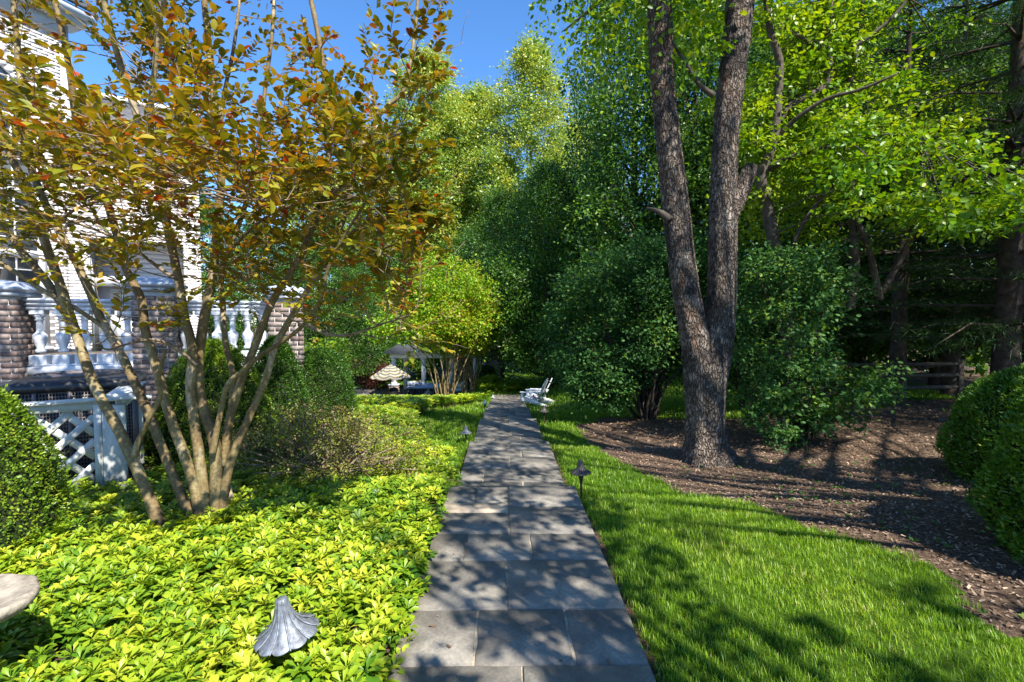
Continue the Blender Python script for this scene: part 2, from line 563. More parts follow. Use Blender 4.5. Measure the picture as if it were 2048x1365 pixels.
M['brick'] = plain("brown grey brick", (0.22, 0.19, 0.178), 0.9, 0.2, 0.35, 20, 0.6, 60, tinted=[(0.0, (0.55, 0.46, 0.45)), (0.3, (0.95, 0.85, 0.8)), (0.6, (1.25, 1.2, 1.15)), (0.85, (0.7, 0.55, 0.5)), (1.0, (1.6, 1.55, 1.5))])
M['brick_white'] = plain("whitewashed brick", (0.68, 0.65, 0.63), 0.9, 0.2, 0.12, 16, 0.4, 60, tinted=[(0.0, (0.9, 0.88, 0.86)), (0.5, (1.0, 1.0, 1.0)), (0.78, (0.72, 0.64, 0.6)), (0.85, (1.1, 1.1, 1.1)), (1.0, (1.1, 1.1, 1.12))])
M['brick_red'] = plain("red brown brick", (0.26, 0.15, 0.11), 0.9, 0.2, 0.3, 20, 0.5, 60, tinted=[(0.0, (0.7, 0.7, 0.7)), (1.0, (1.35, 1.3, 1.3))])
M['joint'] = plain("light mortar joint", (0.58, 0.57, 0.55), 0.95, 0.1, 0.15, 30)
M['roof'] = plain("grey roof shingle", (0.13, 0.13, 0.14), 0.9, 0.2, 0.3, 6, 0.5, 30)
M['cap'] = plain("grey painted cap", (0.36, 0.4, 0.46), 0.6, 0.35, 0.08, 5)
M['rail'] = plain("grey white painted rail", (0.6, 0.63, 0.68), 0.5, 0.4, 0.07, 5, 0.06, 50)
m, nt, b, out = _mat("window glass")
b.inputs['Base Color'].default_value = (0.02, 0.03, 0.035, 1)
b.inputs['Roughness'].default_value = 0.03
b.inputs['Specular IOR Level'].default_value = 0.9
M['glass'] = m
M['black'] = plain("black plastic", (0.016, 0.017, 0.02), 0.4, 0.5, 0.3, 10, 0.05, 80)
M['grille'] = plain("grey metal fins", (0.16, 0.14, 0.14), 0.5, 0.5, 0.2, 30, metal=0.3)
M['patina'] = plain("grey bronze patina", (0.17, 0.185, 0.21), 0.5, 0.5, 0.45, 50, 0.25, 260, metal=0.35)
M['bronze'] = plain("dark bronze", (0.075, 0.066, 0.062), 0.45, 0.5, 0.35, 40, 0.15, 200, metal=0.4)
M['stem_metal'] = plain("brown bronze stake", (0.09, 0.055, 0.035), 0.5, 0.5, 0.4, 40, metal=0.4)
M['lamp_light'] = plain("pale bronze patina", (0.5, 0.5, 0.48), 0.5, 0.4, 0.2, 40)
M['lamp_blue'] = plain("blue green patina", (0.06, 0.1, 0.17), 0.45, 0.5, 0.2, 40)
M['basin'] = plain("rough tan stone", (0.27, 0.235, 0.185), 0.9, 0.2, 0.5, 14, 1.0, 30)
M['wicker'] = plain("dark wicker", (0.07, 0.055, 0.05), 0.7, 0.3, 0.4, 60, 0.6, 150)
M['tub'] = plain("dark brown cabinet", (0.035, 0.024, 0.026), 0.5, 0.4, 0.3, 8)
M['tubcover'] = plain("pale blue cover", (0.3, 0.36, 0.46), 0.6, 0.3, 0.1, 5)
M['tan'] = plain("tan cloth", (0.5, 0.4, 0.24), 0.9, 0.1, 0.15, 12)
M['stone'] = plain("warm ledge stone", (0.32, 0.26, 0.21), 0.9, 0.2, 0.4, 7, 0.7, 18, tinted=[(0, (0.7, 0.7, 0.7)), (1, (1.25, 1.2, 1.15))])
M['patio'] = plain("patio stone", (0.3, 0.28, 0.27), 0.85, 0.2, 0.3, 3, 0.3, 20)
M['adir'] = plain("white chair paint", (0.76, 0.77, 0.78), 0.5, 0.4, 0.05, 5)
M['rail_wood'] = plain("weathered rail wood", (0.09, 0.075, 0.06), 0.9, 0.15, 0.4, 12, 0.5, 40)
m, nt, b, out = _mat("striped canvas")
tc = nt.nodes.new("ShaderNodeTexCoord")
sp = nt.nodes.new("ShaderNodeSeparateXYZ")
nt.links.new(tc.outputs['Object'], sp.inputs[0])
l = nt.nodes.new("ShaderNodeVectorMath")
l.operation = 'LENGTH'
cb = nt.nodes.new("ShaderNodeCombineXYZ")
nt.links.new(sp.outputs[0], cb.inputs[0])
nt.links.new(sp.outputs[1], cb.inputs[1])
nt.links.new(cb.outputs[0], l.inputs[0])
ml = nt.nodes.new("ShaderNodeMath")
ml.operation = 'MULTIPLY'
ml.inputs[1].default_value = 5.0
nt.links.new(l.outputs['Value'], ml.inputs[0])
fr = nt.nodes.new("ShaderNodeMath")
fr.operation = 'FRACT'
nt.links.new(ml.outputs[0], fr.inputs[0])
r = ramp(nt, fr.outputs[0], [(0.0, (0.3, 0.29, 0.25)), (0.42, (0.26, 0.18, 0.04)), (0.66, (0.08, 0.09, 0.09))])
nt.nodes[-1].color_ramp.interpolation = 'CONSTANT'
nt.links.new(r, b.inputs['Base Color'])
b.inputs['Roughness'].default_value = 0.9
M['canvas'] = m

# ------------------------------------------------------------------ leaf shapes
def P3(v, t, a=None):
    v = np.array(v, float)
    return v, np.array(t, np.int64), (np.zeros(len(v)) if a is None else np.array(a, float))


LEAF4 = P3([(0, 0, 0), (0.27, 0.45, 0.07), (0, 1, -0.06), (-0.27, 0.45, 0.07)], [(0, 1, 2), (0, 2, 3)])
LEAFR = P3([(0, 0, 0), (0.26, 0.28, 0.05), (0.27, 0.62, 0.04), (0, 1, -0.05), (-0.27, 0.62, 0.04), (-0.26, 0.28, 0.05)],
           [(0, 1, 3), (1, 2, 3), (0, 3, 5), (5, 3, 4)])
NEEDLE = P3([(-0.03, 0, 0), (0.03, 0, 0), (0, 1, 0)], [(0, 1, 2)])


def fine_leaf(prof, fold=0.1, curl=-0.12):
    """Leaf from a half outline [(half width, along)], folded on its midrib and curled."""
    V = [(0, 0, 0)]
    mid, L, R = [], [], []
    for w, y in prof:
        mid.append(len(V)); V.append((0, y, curl * y * y))
        L.append(len(V)); V.append((-w, y, curl * y * y + fold * w * 2))
        R.append(len(V)); V.append((w, y, curl * y * y + fold * w * 2))
    tip = len(V); V.append((0, 1, curl))
    T = [(0, mid[0], L[0]), (0, R[0], mid[0])]
    for i in range(len(prof) - 1):
        T += [(mid[i], mid[i + 1], L[i + 1]), (mid[i], L[i + 1], L[i]), (mid[i], R[i], R[i + 1]), (mid[i], R[i + 1], mid[i + 1])]
    T += [(mid[-1], tip, L[-1]), (mid[-1], R[-1], tip)]
    return P3(V, T)


LEAF_CRAPE = fine_leaf([(0.2, 0.2), (0.3, 0.5), (0.2, 0.82)], 0.22, -0.16)
LEAF_PACHY = fine_leaf([(0.06, 0.25), (0.17, 0.52), (0.225, 0.66), (0.165, 0.69), (0.16, 0.82), (0.09, 0.85)], 0.2, -0.18)
LEAF_PACHY2 = fine_leaf([(0.1, 0.35), (0.22, 0.66)], 0.18, -0.16)


def scatter(mb, proto, pos, out, size, tint, r, droop=0.15, flat=0.6):
    """Leaves at pos, pointing roughly along out, faces mostly up by flat."""
    n = len(pos)
    d = out + r.normal(0, 0.55, (n, 3))
    d[:, 2] -= droop
    nr = r.normal(0, 0.5, (n, 3)) + np.array([0, 0, flat]) + (1 - 0.6 * flat) * out
    mb.stamp(proto, pos, frames(d, nr), size * r.uniform(0.65, 1.25, n), tint)


def clumps(mb, proto, C, Rr, per, size, r, flat=0.6, droop=0.15, squash=0.7, tbase=None, tvar=0.22):
    """Leaf clumps: centres C (k,3), radii Rr (k,), per leaves each."""
    k = len(C)
    n = k * per
    u = r.normal(0, 1, (n, 3))
    u /= np.linalg.norm(u, axis=1, keepdims=True)
    rad = r.uniform(0, 1, n) ** 0.45
    ci = np.repeat(np.arange(k), per)
    rad = np.where(r.uniform(0, 1, n) < 0.15, rad * r.uniform(1.1, 1.9, n), rad)
    off = u * (rad * Rr[ci])[:, None]
    sl = r.normal(0, 0.35, (k, 2))[ci]
    off[:, 2] = off[:, 2] * squash + off[:, 0] * sl[:, 0] + off[:, 1] * sl[:, 1]
    tb = r.uniform(0.15, 0.88, k) if tbase is None else tbase
    t = np.clip(tb[ci] + r.normal(0, tvar, n), 0, 1)
    scatter(mb, proto, C[ci] + off, u * np.array([1, 1, 0.5]), size, t, r, droop, flat)


def gen_tree(seed, H, base, rx, trunk_r, n_cl, per, leaf, mat_leaf, mat_bark, proto=LEAF4, shape='egg', cl_r=None, limbs=14, lean=0.0, flat=0.5):
    """Meshes of a trunk with limbs and a crown of leaf clumps, at the origin."""
    r = np.random.default_rng(seed)
    C = []
    while len(C) < n_cl:
        t = r.uniform(0, 1)
        if shape == 'egg':
            w = math.sin(PI * min(1, (t * 0.9 + 0.1)) ** 0.8) ** 0.7
        elif shape == 'tall':
            w = min(1, t * 5 + 0.25) * (1 - t ** 3.2) ** 0.7 + 0.06
        else:
            w = math.sqrt(max(0, 1 - (2 * t - 1) ** 2)) * 0.9 + 0.1
        a = r.uniform(0, 2 * PI)
        q = r.uniform(0.15, 1) ** 0.5
        q *= 0.78 + 0.22 * math.sin(3 * a + 5 * t + seed)
        C.append((rx * w * q * math.cos(a), rx * w * q * math.sin(a), base + (H - base) * t))
    C = np.array(C)
    cr = (cl_r or rx * 0.26) * r.uniform(0.7, 1.25, n_cl)
    mb = MB()
    clumps(mb, proto, C, cr, per, leaf, r, flat)
    crown = mb.mesh("crown", mat_leaf)
    tb = MB()
    top = H * 0.86
    pts = [(0, 0, -0.4), (0, 0, 0.5), (0.06 * lean, 0, H * 0.2), (0.3 * lean + r.normal(0, 0.15), r.normal(0, 0.15), H * 0.5), (lean * 0.5, 0, top)]
    tb.tube(pts, [trunk_r * 1.45, trunk_r * 1.05, trunk_r * 0.9, trunk_r * 0.6, 0.03], 9, H / 14)
    P, rr = spline(pts, [1, 1, 0.9, 0.6, 0.1], H / 30)
    for i in r.choice(n_cl, min(limbs, n_cl), replace=False):
        e = C[i]
        zz = max(base * 0.8, e[2] - np.hypot(e[0], e[1]) * r.uniform(0.5, 1.0))
        k = np.argmin(abs(P[:, 2] - zz))
        s = P[k]
        mid = (s + e) / 2 + np.array([0, 0, -0.1 * np.linalg.norm(e - s)]) + r.normal(0, 0.12, 3)
        tb.tube([s, mid, e], [trunk_r * 0.42 * rr[k], trunk_r * 0.26 * rr[k], 0.012], 6, 0.6)
    return tb.mesh("trunk", mat_bark, True), crown


def put_tree(name, meshes, label, cat, xy, scale=1.0, rz=0.0, group=None, sz=None):
    z = float(zg(xy[0], xy[1])) - 0.03
    o = thing(name, label, cat, (xy[0], xy[1], z), rz, group)
    s = scale
    o.scale = (s, s, sz or s)
    for nm, me in zip(("trunk", "crown"), meshes):
        link(bpy.data.objects.new(nm, me), o)
    return o


def in_poly(x, y, poly):
    x, y = np.asarray(x), np.asarray(y)
    c = np.zeros(x.shape, bool)
    n = len(poly)
    for i in range(n):
        x1, y1 = poly[i][:2]
        x2, y2 = poly[(i + 1) % n][:2]
        hit = ((y1 > y) != (y2 > y)) & (x < (x2 - x1) * (y - y1) / (y2 - y1 + 1e-12) + x1)
        c ^= hit
    return c

# ------------------------------------------------------------------ ground and lawn
def axis(segs):
    o = []
    for a, b, s in segs:
        o.append(np.arange(a, b, s))
    return np.concatenate(o + [[segs[-1][1]]])


def sheet(xs, ys, off, mask=None):
    X, Y = np.meshgrid(xs, ys)
    Z = zg(X, Y) + off
    nx, ny = len(xs), len(ys)
    V = np.stack([X.ravel(), Y.ravel(), Z.ravel()], 1)
    i, j = np.meshgrid(np.arange(nx - 1), np.arange(ny - 1))
    a = (j * nx + i).ravel()
    Q = np.stack([a, a + 1, a + nx + 1, a + nx], 1)
    if mask is not None:
        c = V[Q].mean(1)
        Q = Q[mask(c[:, 0], c[:, 1])]
        used, inv = np.unique(Q, return_inverse=True)
        V, Q = V[used], inv.reshape(-1, 4)
    return V, Q


def in_path(x, y, grow=0.0):
    return (x > -0.53 - grow) & (x < 0.66 + grow) & (y < 21.9)


# outline of the mulch bed round the double trunk, from the photograph's ground points
MUL = [gp(u, v)[:2] for u, v in [(1152, 852), (1170, 880), (1200, 905), (1300, 956), (1440, 1003), (1600, 1052), (1800, 1112), (1890, 1150), (1925, 1200), (1945, 1245), (2048, 1292)]]
MUL += [np.array([6.0, 1.9]), np.array([26, 1.0]), np.array([26, 19])]
MUL += [gp(u, v)[:2] for u, v in [(1900, 800), (1700, 806), (1600, 815), (1555, 828), (1480, 838), (1380, 842), (1290, 836), (1200, 836)]]
BEDL = [np.array([-0.5, 0.2]), np.array([-0.5, 5.3])] + [gp(u, v)[:2] for u, v in [(905, 925), (868, 905), (835, 868), (832, 838), (880, 818), (985, 801)]]
BED = BEDL + [np.array([-0.7, 20.8]), np.array([-3, 20.6]), np.array([-9, 20.5]), np.array([-9, 9.5]), np.array([-3.2, 6.4]), np.array([-3.3, 5.0]), np.array([-6.5, 4.4]), np.array([-6.5, 0.2])]
BED2 = [gp(u, v)[:2] for u, v in [(960, 790), (1045, 784), (1050, 770), (1000, 766), (950, 774)]]


def lawn_mask(x, y):
    m = ~in_poly(x, y, MUL) & ~in_poly(x, y, BED) & ~in_path(x, y, -0.07)
    m &= ~((x < -0.5) & (y < 5.2)) & ~((x < -3.2) & (y < 18.5))
    m &= (y < 44) & (x < 16)
    return m


V, Q = sheet(axis([(-400, -60, 40), (-60, -12, 4), (-12, 10, 0.25), (10, 40, 2), (40, 400, 40)]),
             axis([(-200, -20, 30), (-20, 0, 2), (0, 14, 0.25), (14, 40, 0.8), (40, 80, 5), (80, 500, 40)]), 0)
ground = tag(MB().add(V, quads=Q).build("ground", M['soil'], smooth=True), kind='structure')
V, Q = sheet(axis([(-20, -3, 0.5), (-3, 6, 0.08), (6, 16, 0.4)]), axis([(0.3, 12, 0.08), (12, 24, 0.25), (24, 46, 1)]), 0.012, lawn_mask)
lawn = tag(MB().add(V, quads=Q).build("lawn", M['turf'], smooth=True), kind='structure')

# ------------------------------------------------------------------ the flagstone path and its steps
path = bpy.data.objects.new("path", None)
link(path)
tag(path, kind='structure')
TER = [(0.9, 4.68, 1.65), (4.68, 5.06, 1.77), (5.06, 7.43, 1.89), (7.43, 7.9, 2.02), (7.9, 10.42, 2.16), (10.42, 10.85, 2.32), (10.85, 13.35, 2.46), (13.35, 13.8, 2.62), (13.8, 15.7, 2.76), (15.7, 17.6, 2.97), (17.6, 19.4, 3.2), (19.4, 21.9, 3.42)]
XL, XR = -0.53, 0.66
ROWS = {0: [(0.9, 1.7, [-0.2, 0.3]), (1.7, 2.235, [0.08]), (2.235, 2.686, [-0.153, 0.336]), (2.686, 3.25, [0.01]), (3.25, 3.66, [-0.29, 0.186])],
        2: [(5.06, 5.56, [0.21]), (5.56, 6.07, [-0.26]), (6.07, 6.57, [0.065]), (6.57, 6.95, [-0.22, 0.235]), (6.95, 7.43, [0.07])]}
SL = []          # (x0, x1, y0, y1, z)
for k, (y0, y1, h) in enumerate(TER):
    z = 1.65 - h
    if k in ROWS:
        for a, b_, js in ROWS[k]:
            e = [XL] + js + [XR]
            SL += [(e[i], e[i + 1], a, b_, z) for i in range(len(e) - 1)]
    else:
        n = max(1, int(round((y1 - y0) / 0.52)))
        ys = np.linspace(y0, y1, n + 1)
        for i in range(n):
            j = [[0.07], [-0.2, 0.28], [0.12], [-0.1]][(i + k) % 4]
            e = [XL] + j + [XR]
            SL += [(e[q], e[q + 1], ys[i], ys[i + 1], z) for q in range(len(e) - 1)]
    if k == 0:
        SL += [(XL, 0.03, 3.66, 4.06, z), (XL, 0.03, 4.06, 4.28, z), (XL, -0.27, 4.28, 4.68, z), (-0.27, 0.03, 4.28, 4.68, z), (0.03, XR, 3.66, 4.2, z), (0.03, XR, 4.2, 4.68, z)]
bed = MB()
for k, (y0, y1, h) in enumerate(TER):
    z = 1.65 - h
    bed.box(((XL + XR) / 2, (y0 + y1) / 2, z - 0.30 - 0.007), (XR - XL - 0.03, y1 - y0 - (0.05 if k < len(TER) - 1 else 0) + (0.02 if k else 0), 0.6 - 0.0))
bed.build("mortar_bed", M['mortar'], path)
r = np.random.default_rng(3)
for (x0, x1, y0, y1, z) in SL:
    g = 0.004 + r.uniform(0, 0.004)
    over = 0.02
    last = any(abs(y1 - t[1]) < 1e-6 for t in TER)
    X0, X1 = (x0 - over if x0 == XL else x0 + g), (x1 + over if x1 == XR else x1 - g)
    Y0, Y1 = y0 + g * 0.6, (y1 + 0.03 if last else y1 - g * 0.6)
    if z == 0 and X1 > 0.5 and y1 < 4.7:
        X1 += 0.012
    j = r.normal(0, 0.004, 16)
    n = 5
    V = []
    per = []
    for (ax, ay, bx, by) in ((X0, Y0, X1, Y0), (X1, Y0, X1, Y1), (X1, Y1, X0, Y1), (X0, Y1, X0, Y0)):
        for q in range(n):
            t = q / n
            w = r.normal(0, 0.003) if q else 0
            per.append((ax + (bx - ax) * t + (w if ax == bx else 0), ay + (by - ay) * t + (w if ay == by else 0)))
    per = np.array(per)
    c = per.mean(0)
    zt = z + r.normal(0, 0.003) + 0.002
    L = [np.c_[per, np.full(len(per), zt - 0.055)], np.c_[per, np.full(len(per), zt - 0.006)], np.c_[per + (c - per) / np.linalg.norm(c - per, axis=1)[:, None] * 0.006, np.full(len(per), zt)]]
    V = np.concatenate(L + [[[c[0], c[1], zt]]])
    m_ = len(per)
    i = np.arange(m_)
    i2 = (i + 1) % m_
    Qs = np.concatenate([np.stack([i, i2, m_ + i2, m_ + i], 1), np.stack([m_ + i, m_ + i2, 2 * m_ + i2, 2 * m_ + i], 1)])
    T = np.stack([2 * m_ + i, 2 * m_ + i2, np.full(m_, 3 * m_)], 1)
    tan = (abs(y0 - 4.06) < 1e-6)
    o = MB().add(V - np.r_[c, zt], tris=T, quads=Qs).build("flagstone", M['slate_tan'] if tan else M['slate'], path)
    o.location = (c[0], c[1], zt)
    o.rotation_euler = (r.normal(0, 0.005), r.normal(0, 0.004), 0)
    if tan:
        o['label'] = "tan flagstone among the blue grey ones"

# ------------------------------------------------------------------ patio far below on the left
PZ0 = -3.40
pat = MB().box((-9.0, 31.5, PZ0 - 0.05), (13.5, 9.0, 0.1)).build("patio", M['patio'])
tag(pat, kind='structure')

# ------------------------------------------------------------------ house
J = np.array([-10.2, 11.5])
A1 = np.array([0.36, 0.933])      # along the window wall
A2 = np.array([0.848, 0.53])      # along the porch wall
N1 = np.array([A1[1], -A1[0]])
N2 = np.array([A2[1], -A2[0]])
house = thing("brick_house", "tall whitewashed brick house with arched window and shaded porch behind the bronze tree", "house", (J[0], J[1], 0.9))


def loc(v):
    return np.asarray(v, float) - np.array([J[0], J[1], 0.9])


def w1(s, off, z):
    p = J - A1 * s + N1 * off
    return np.array([p[0], p[1], z])


def w2(s, off, z):
    p = J + A2 * s + N2 * off
    return np.array([p[0], p[1], z])


RZ1 = math.atan2(A1[1], A1[0])
RZ2 = math.atan2(A2[1], A2[0])


def wbox(mb, wf, rz, s0, s1, o0, o1, z0, z1, tint=0.5, bevel=0.0):
    c = (wf(s0, o0, z0) + wf(s1, o1, z1)) / 2
    mb.box(loc(c), (abs(s1 - s0), abs(o1 - o0), z1 - z0), rz=rz, tint=tint, bevel=bevel)


# window wall: masonry behind, bricks in front, with a tall arched opening
WS0, WS1, WZ0, WSP = 0.53, 3.0, 1.05, 6.0
WC, WR = (WS0 + WS1) / 2, (WS1 - WS0) / 2
wm = MB()
wbox(wm, w1, RZ1, 0.0, 0.40, -0.35, -0.002, 0.5, 8.6)
wbox(wm, w1, RZ1, 3.15, 6.0, -0.35, -0.002, 0.5, 8.6)
wbox(wm, w1, RZ1, 0.40, 3.15, -0.35, -0.002, 0.5, 1.0)
wbox(wm, w1, RZ1, 0.40, 3.15, -0.35, -0.002, 7.42, 8.6)
for k in range(24):
    a0 = PI * k / 24
    s = WC + (WR + 0.13) * math.cos(a0 + PI / 48)
    z = WSP + (WR + 0.13) * math.sin(a0 + PI / 48)
    wbox(wm, w1, RZ1, s - 0.12, s + 0.12, -0.30, -0.006 - 0.0007 * k, z, 7.43)
wm.build("wall", M['joint'], house)
# its bricks: a strip by the corner singly, the rest joined
BW, BH, BJ = 0.20, 0.065, 0.012
single, rest = [], MB()
nz = int((8.5 - 0.95) / (BH + BJ))
for row in range(nz):
    z = 0.95 + row * (BH + BJ)
    s = -0.01 + (0.1 if row % 2 else 0)
    x = s - (BW + BJ)
    while x < 5.9:
        a, e = max(x, 0.0), min(x + BW, 5.9)
        if e - a > 0.05:
            zc = z + BH / 2
            inside = (0.40 < (a + e) / 2 + 0.09 and (a + e) / 2 - 0.09 < 3.15 and 1.0 < zc < WSP) or (zc >= WSP and math.hypot((a + e) / 2 - WC, zc - WSP) < WR + 0.34)
            if not inside:
                if e <= 0.42 and 0.95 < z < 6.5 and len(single) < 190:
                    single.append((w1, RZ1, a, e, z))
                else:
                    wbox(rest, w1, RZ1, a, e, -0.015, 0.001 + 0.003 * rng.uniform(), z, z + BH, tint=rng.uniform())
        x += BW + BJ
ro = rest.build("brickwork", M['brick_white'], house)
ro['kind'] = 'stuff'
proto_brick = MB().box((0, 0, 0), (BW, 0.022, BH), bevel=0.004).mesh("brick", M['brick_white'])


def put_brick(wf, rz, a, e, z, parent, mesh, off=0.0):
    o = bpy.data.objects.new("brick", mesh)
    link(o, parent)
    c = wf((a + e) / 2, -0.008 + off + rng.normal(0, 0.001), z + BH / 2)
    o.location = tuple(loc(c)) if parent is house else tuple(c - np.array(parent.location))
    o.rotation_euler = (0, 0, rz)
    o.scale = ((e - a) / BW, 1, 1)
    return o


for (wf, rz, a, e, z) in single:
    put_brick(wf, rz, a, e, z, house, proto_brick)
# voussoirs
for k in range(25):
    a0 = PI * (k + 0.5) / 25
    c = w1(WC + (WR + 0.27) * math.cos(a0), 0.0, WSP + (WR + 0.27) * math.sin(a0))
    e1 = np.array([-A1[0], -A1[1], 0]) * math.cos(a0) + np.array([0, 0, 1]) * math.sin(a0)
    e2 = np.array([N1[0], N1[1], 0])
    e3 = np.cross(e1, e2)
    MB().box((0, 0, 0), (0.22, 0.05, 0.13), M=np.stack([e1, e2, e3], 1), bevel=0.005).build("voussoir", M['brick_white'], house).location = tuple(loc(c))
# window
win = bpy.data.objects.new("arched_window", None)
link(win, house)
fm = MB()
wbox(fm, w1, RZ1, 0.40, 0.53, -0.1, 0.03, 1.04, WSP)
wbox(fm, w1, RZ1, 3.0, 3.13, -0.1, 0.03, 1.04, WSP)
wbox(fm, w1, RZ1, 0.36, 3.17, -0.1, 0.07, 0.95, 1.04)
wbox(fm, w1, RZ1, 0.532, 2.998, -0.09, 0.02, 3.0, 3.17)
wbox(fm, w1, RZ1, 0.532, 2.998, -0.09, 0.02, 4.35, 4.5)
wbox(fm, w1, RZ1, 0.532, 2.998, -0.09, 0.02, WSP - 0.08, WSP + 0.04)
for k in range(28):
    a0, a1 = PI * k / 28, PI * (k + 1) / 28
    p = [w1(WC + (WR + 0.065) * math.cos(a), -0.03, WSP + (WR + 0.065) * math.sin(a)) for a in (a0, a1)]
    fm.bar(loc(p[0]), loc(p[1] + (p[1] - p[0]) * 0.06), 0.12, 0.13, up=(N1[0], N1[1], 0))
fm.build("frame", M['white'], win)
mu = MB()
for s in (0.9, 1.27, 2.01, 2.38, 2.75, 1.64):
    zt = WSP + math.sqrt(max(0, WR ** 2 - (s - WC) ** 2)) - 0.02
    wbox(mu, w1, RZ1, s - 0.014, s + 0.014, -0.072, -0.028, 1.05, zt)
for z in np.arange(1.38, 6.9, 0.34):
    h = WR - 0.02 if z < WSP else math.sqrt(max(0, WR ** 2 - (z - WSP) ** 2)) - 0.02
    if h > 0.2:
        wbox(mu, w1, RZ1, WC - h, WC + h, -0.068, -0.031, z - 0.012, z + 0.012)
mu.build("muntin", M['white'], win)
gl = MB()
wbox(gl, w1, RZ1, WS0, WS1, -0.06, -0.05, 1.04, WSP)
th = np.linspace(0, PI, 25)
arc = np.array([loc(w1(WC + WR * math.cos(t), -0.05, WSP + WR * math.sin(t))) for t in th])
gl.add(np.concatenate([arc, [loc(w1(WC, -0.05, WSP))]]), tris=[(i, i + 1, 25) for i in range(24)])
gl.build("pane", M['glass'], win)
# cornice and roof of the window wall
cm = MB()
wbox(cm, w1, RZ1, -0.4, 6.0, -0.3, 0.30, 8.45, 8.6)
wbox(cm, w1, RZ1, -0.5, 6.1, -0.3, 0.42, 8.602, 8.78)
wbox(cm, w1, RZ1, -0.05, 6.0, -0.3, 0.10, 8.15, 8.448)
cm.build("cornice", M['white'], house)
rf = MB()
P = [w1(-0.5, 0.45, 8.79), w1(6.2, 0.45, 8.79), w1(6.2, -4.5, 12.2), w1(-0.5, -4.5, 12.2)]
P += [p + np.array([0, 0, 0.08]) for p in P]
rf.add([loc(p) for p in P], quads=[(0, 1, 2, 3), (7, 6, 5, 4), (0, 4, 5, 1), (1, 5, 6, 2), (2, 6, 7, 3), (3, 7, 4, 0)])
rf.build("roof", M['roof'], house)
# end wall behind the corner so that the house is solid
ew = MB()
wbox(ew, w1, RZ1, -0.2, 0.0, -4.5, -0.02, 0.5, 8.6)
ew.build("end_wall", M['siding'], house)

# porch wing: bright upper wall on two brick piers, recess with siding under it
WL = 2.62
pm = MB()
wbox(pm, w2, RZ2, 0.02, WL - 0.02, -0.32, -0.002, 3.6, 5.6)
for s0, s1 in ((0.02, 0.37), (WL - 0.37, WL - 0.02)):
    wbox(pm, w2, RZ2, s0, s1, -0.32, -0.002, 0.5, 3.6)
wbox(pm, w2, RZ2, WL - 0.32, WL - 0.013, -3.0, -0.33, 0.5, 5.6)
pm.build("wall", M['joint'], house)
single2, rest = [], MB()
for row in range(int((5.58 - 0.95) / (BH + BJ))):
    z = 0.95 + row * (BH + BJ)
    x = (0.1 if row % 2 else 0) - (BW + BJ)
    while x < WL:
        a, e = max(x, 0.0), min(x + BW, WL)
        if z < 3.55:
            segs = [(max(a, 0), min(e, 0.38)), (max(a, WL - 0.38), min(e, WL))]
        else:
            segs = [(a, e)]
        for a, e in segs:
            if e - a > 0.04:
                if z < 3.55 and len(single2) < 105 and a > 1:
                    single2.append((a, e, z))
                else:
                    wbox(rest, w2, RZ2, a, e, -0.015, 0.001 + 0.003 * rng.uniform(), z, z + BH, tint=rng.uniform())
        x += BW + BJ
ro = rest.build("brickwork", M['brick_white'], house)
ro['kind'] = 'stuff'
for a, e, z in single2:
    put_brick(w2, RZ2, a, e, z, house, proto_brick)
# porch recess: lap siding boards, beam, door
for k in range(7):
    bm = MB()
    wbox(bm, w2, RZ2, 0.37, WL - 0.37, -1.03 + 0.004 * (k % 2), -0.99 + 0.004 * (k % 2), 2.76 + 0.13 * k, 2.76 + 0.13 * k + 0.122)
    bm.build("siding_board", M['siding'], house)
bm = MB()
wbox(bm, w2, RZ2, 0.372, WL - 0.372, -1.1, -0.6, 2.5, 2.75)
wbox(bm, w2, RZ2, 0.02, WL - 0.33, -1.2, -1.06, 0.6, 3.9)
wbox(bm, w2, RZ2, 0.27, 0.368, -1.06, -0.33, 0.6, 3.598)
wbox(bm, w2, RZ2, 0.372, WL - 0.33, -1.055, -0.33, 3.602, 3.68)
bm.build("porch_back", M['siding'], house)
dr = bpy.data.objects.new("door", None)
link(dr, house)
dm = MB()
wbox(dm, w2, RZ2, 0.62, 1.9, -1.055, -1.0, 0.92, 2.45)
dm.build("panel", M['white'], dr)
dm = MB()
for s in (0.75, 1.3):
    for z in (1.05, 1.72):
        wbox(dm, w2, RZ2, s, s + 0.42, -0.998, -0.985, z, z + 0.52)
dm.build("moulding", M['white_old_shade'], dr)
cm = MB()
wbox(cm, w2, RZ2, -0.1, WL + 0.25, -0.3, 0.22, 5.605, 5.74)
cm.build("eave", M['white'], house)
rf = MB()
P = [w2(-0.3, 0.3, 5.745), w2(WL + 0.35, 0.3, 5.745), w2(WL + 0.1, -2.4, 7.7), w2(-1.2, -2.4, 7.7)]
P += [p + np.array([0, 0, 0.07]) for p in P]
rf.add([loc(p) for p in P], quads=[(0, 1, 2, 3), (7, 6, 5, 4), (0, 4, 5, 1), (1, 5, 6, 2), (2, 6, 7, 3), (3, 7, 4, 0)])
rf.build("porch_roof", M['roof'], house)
rf = MB()
wbox(rf, w2, RZ2, -1.2, WL + 0.12, -2.36, -2.26, 7.71, 7.84)
rf.build("gutter", M['white'], house)

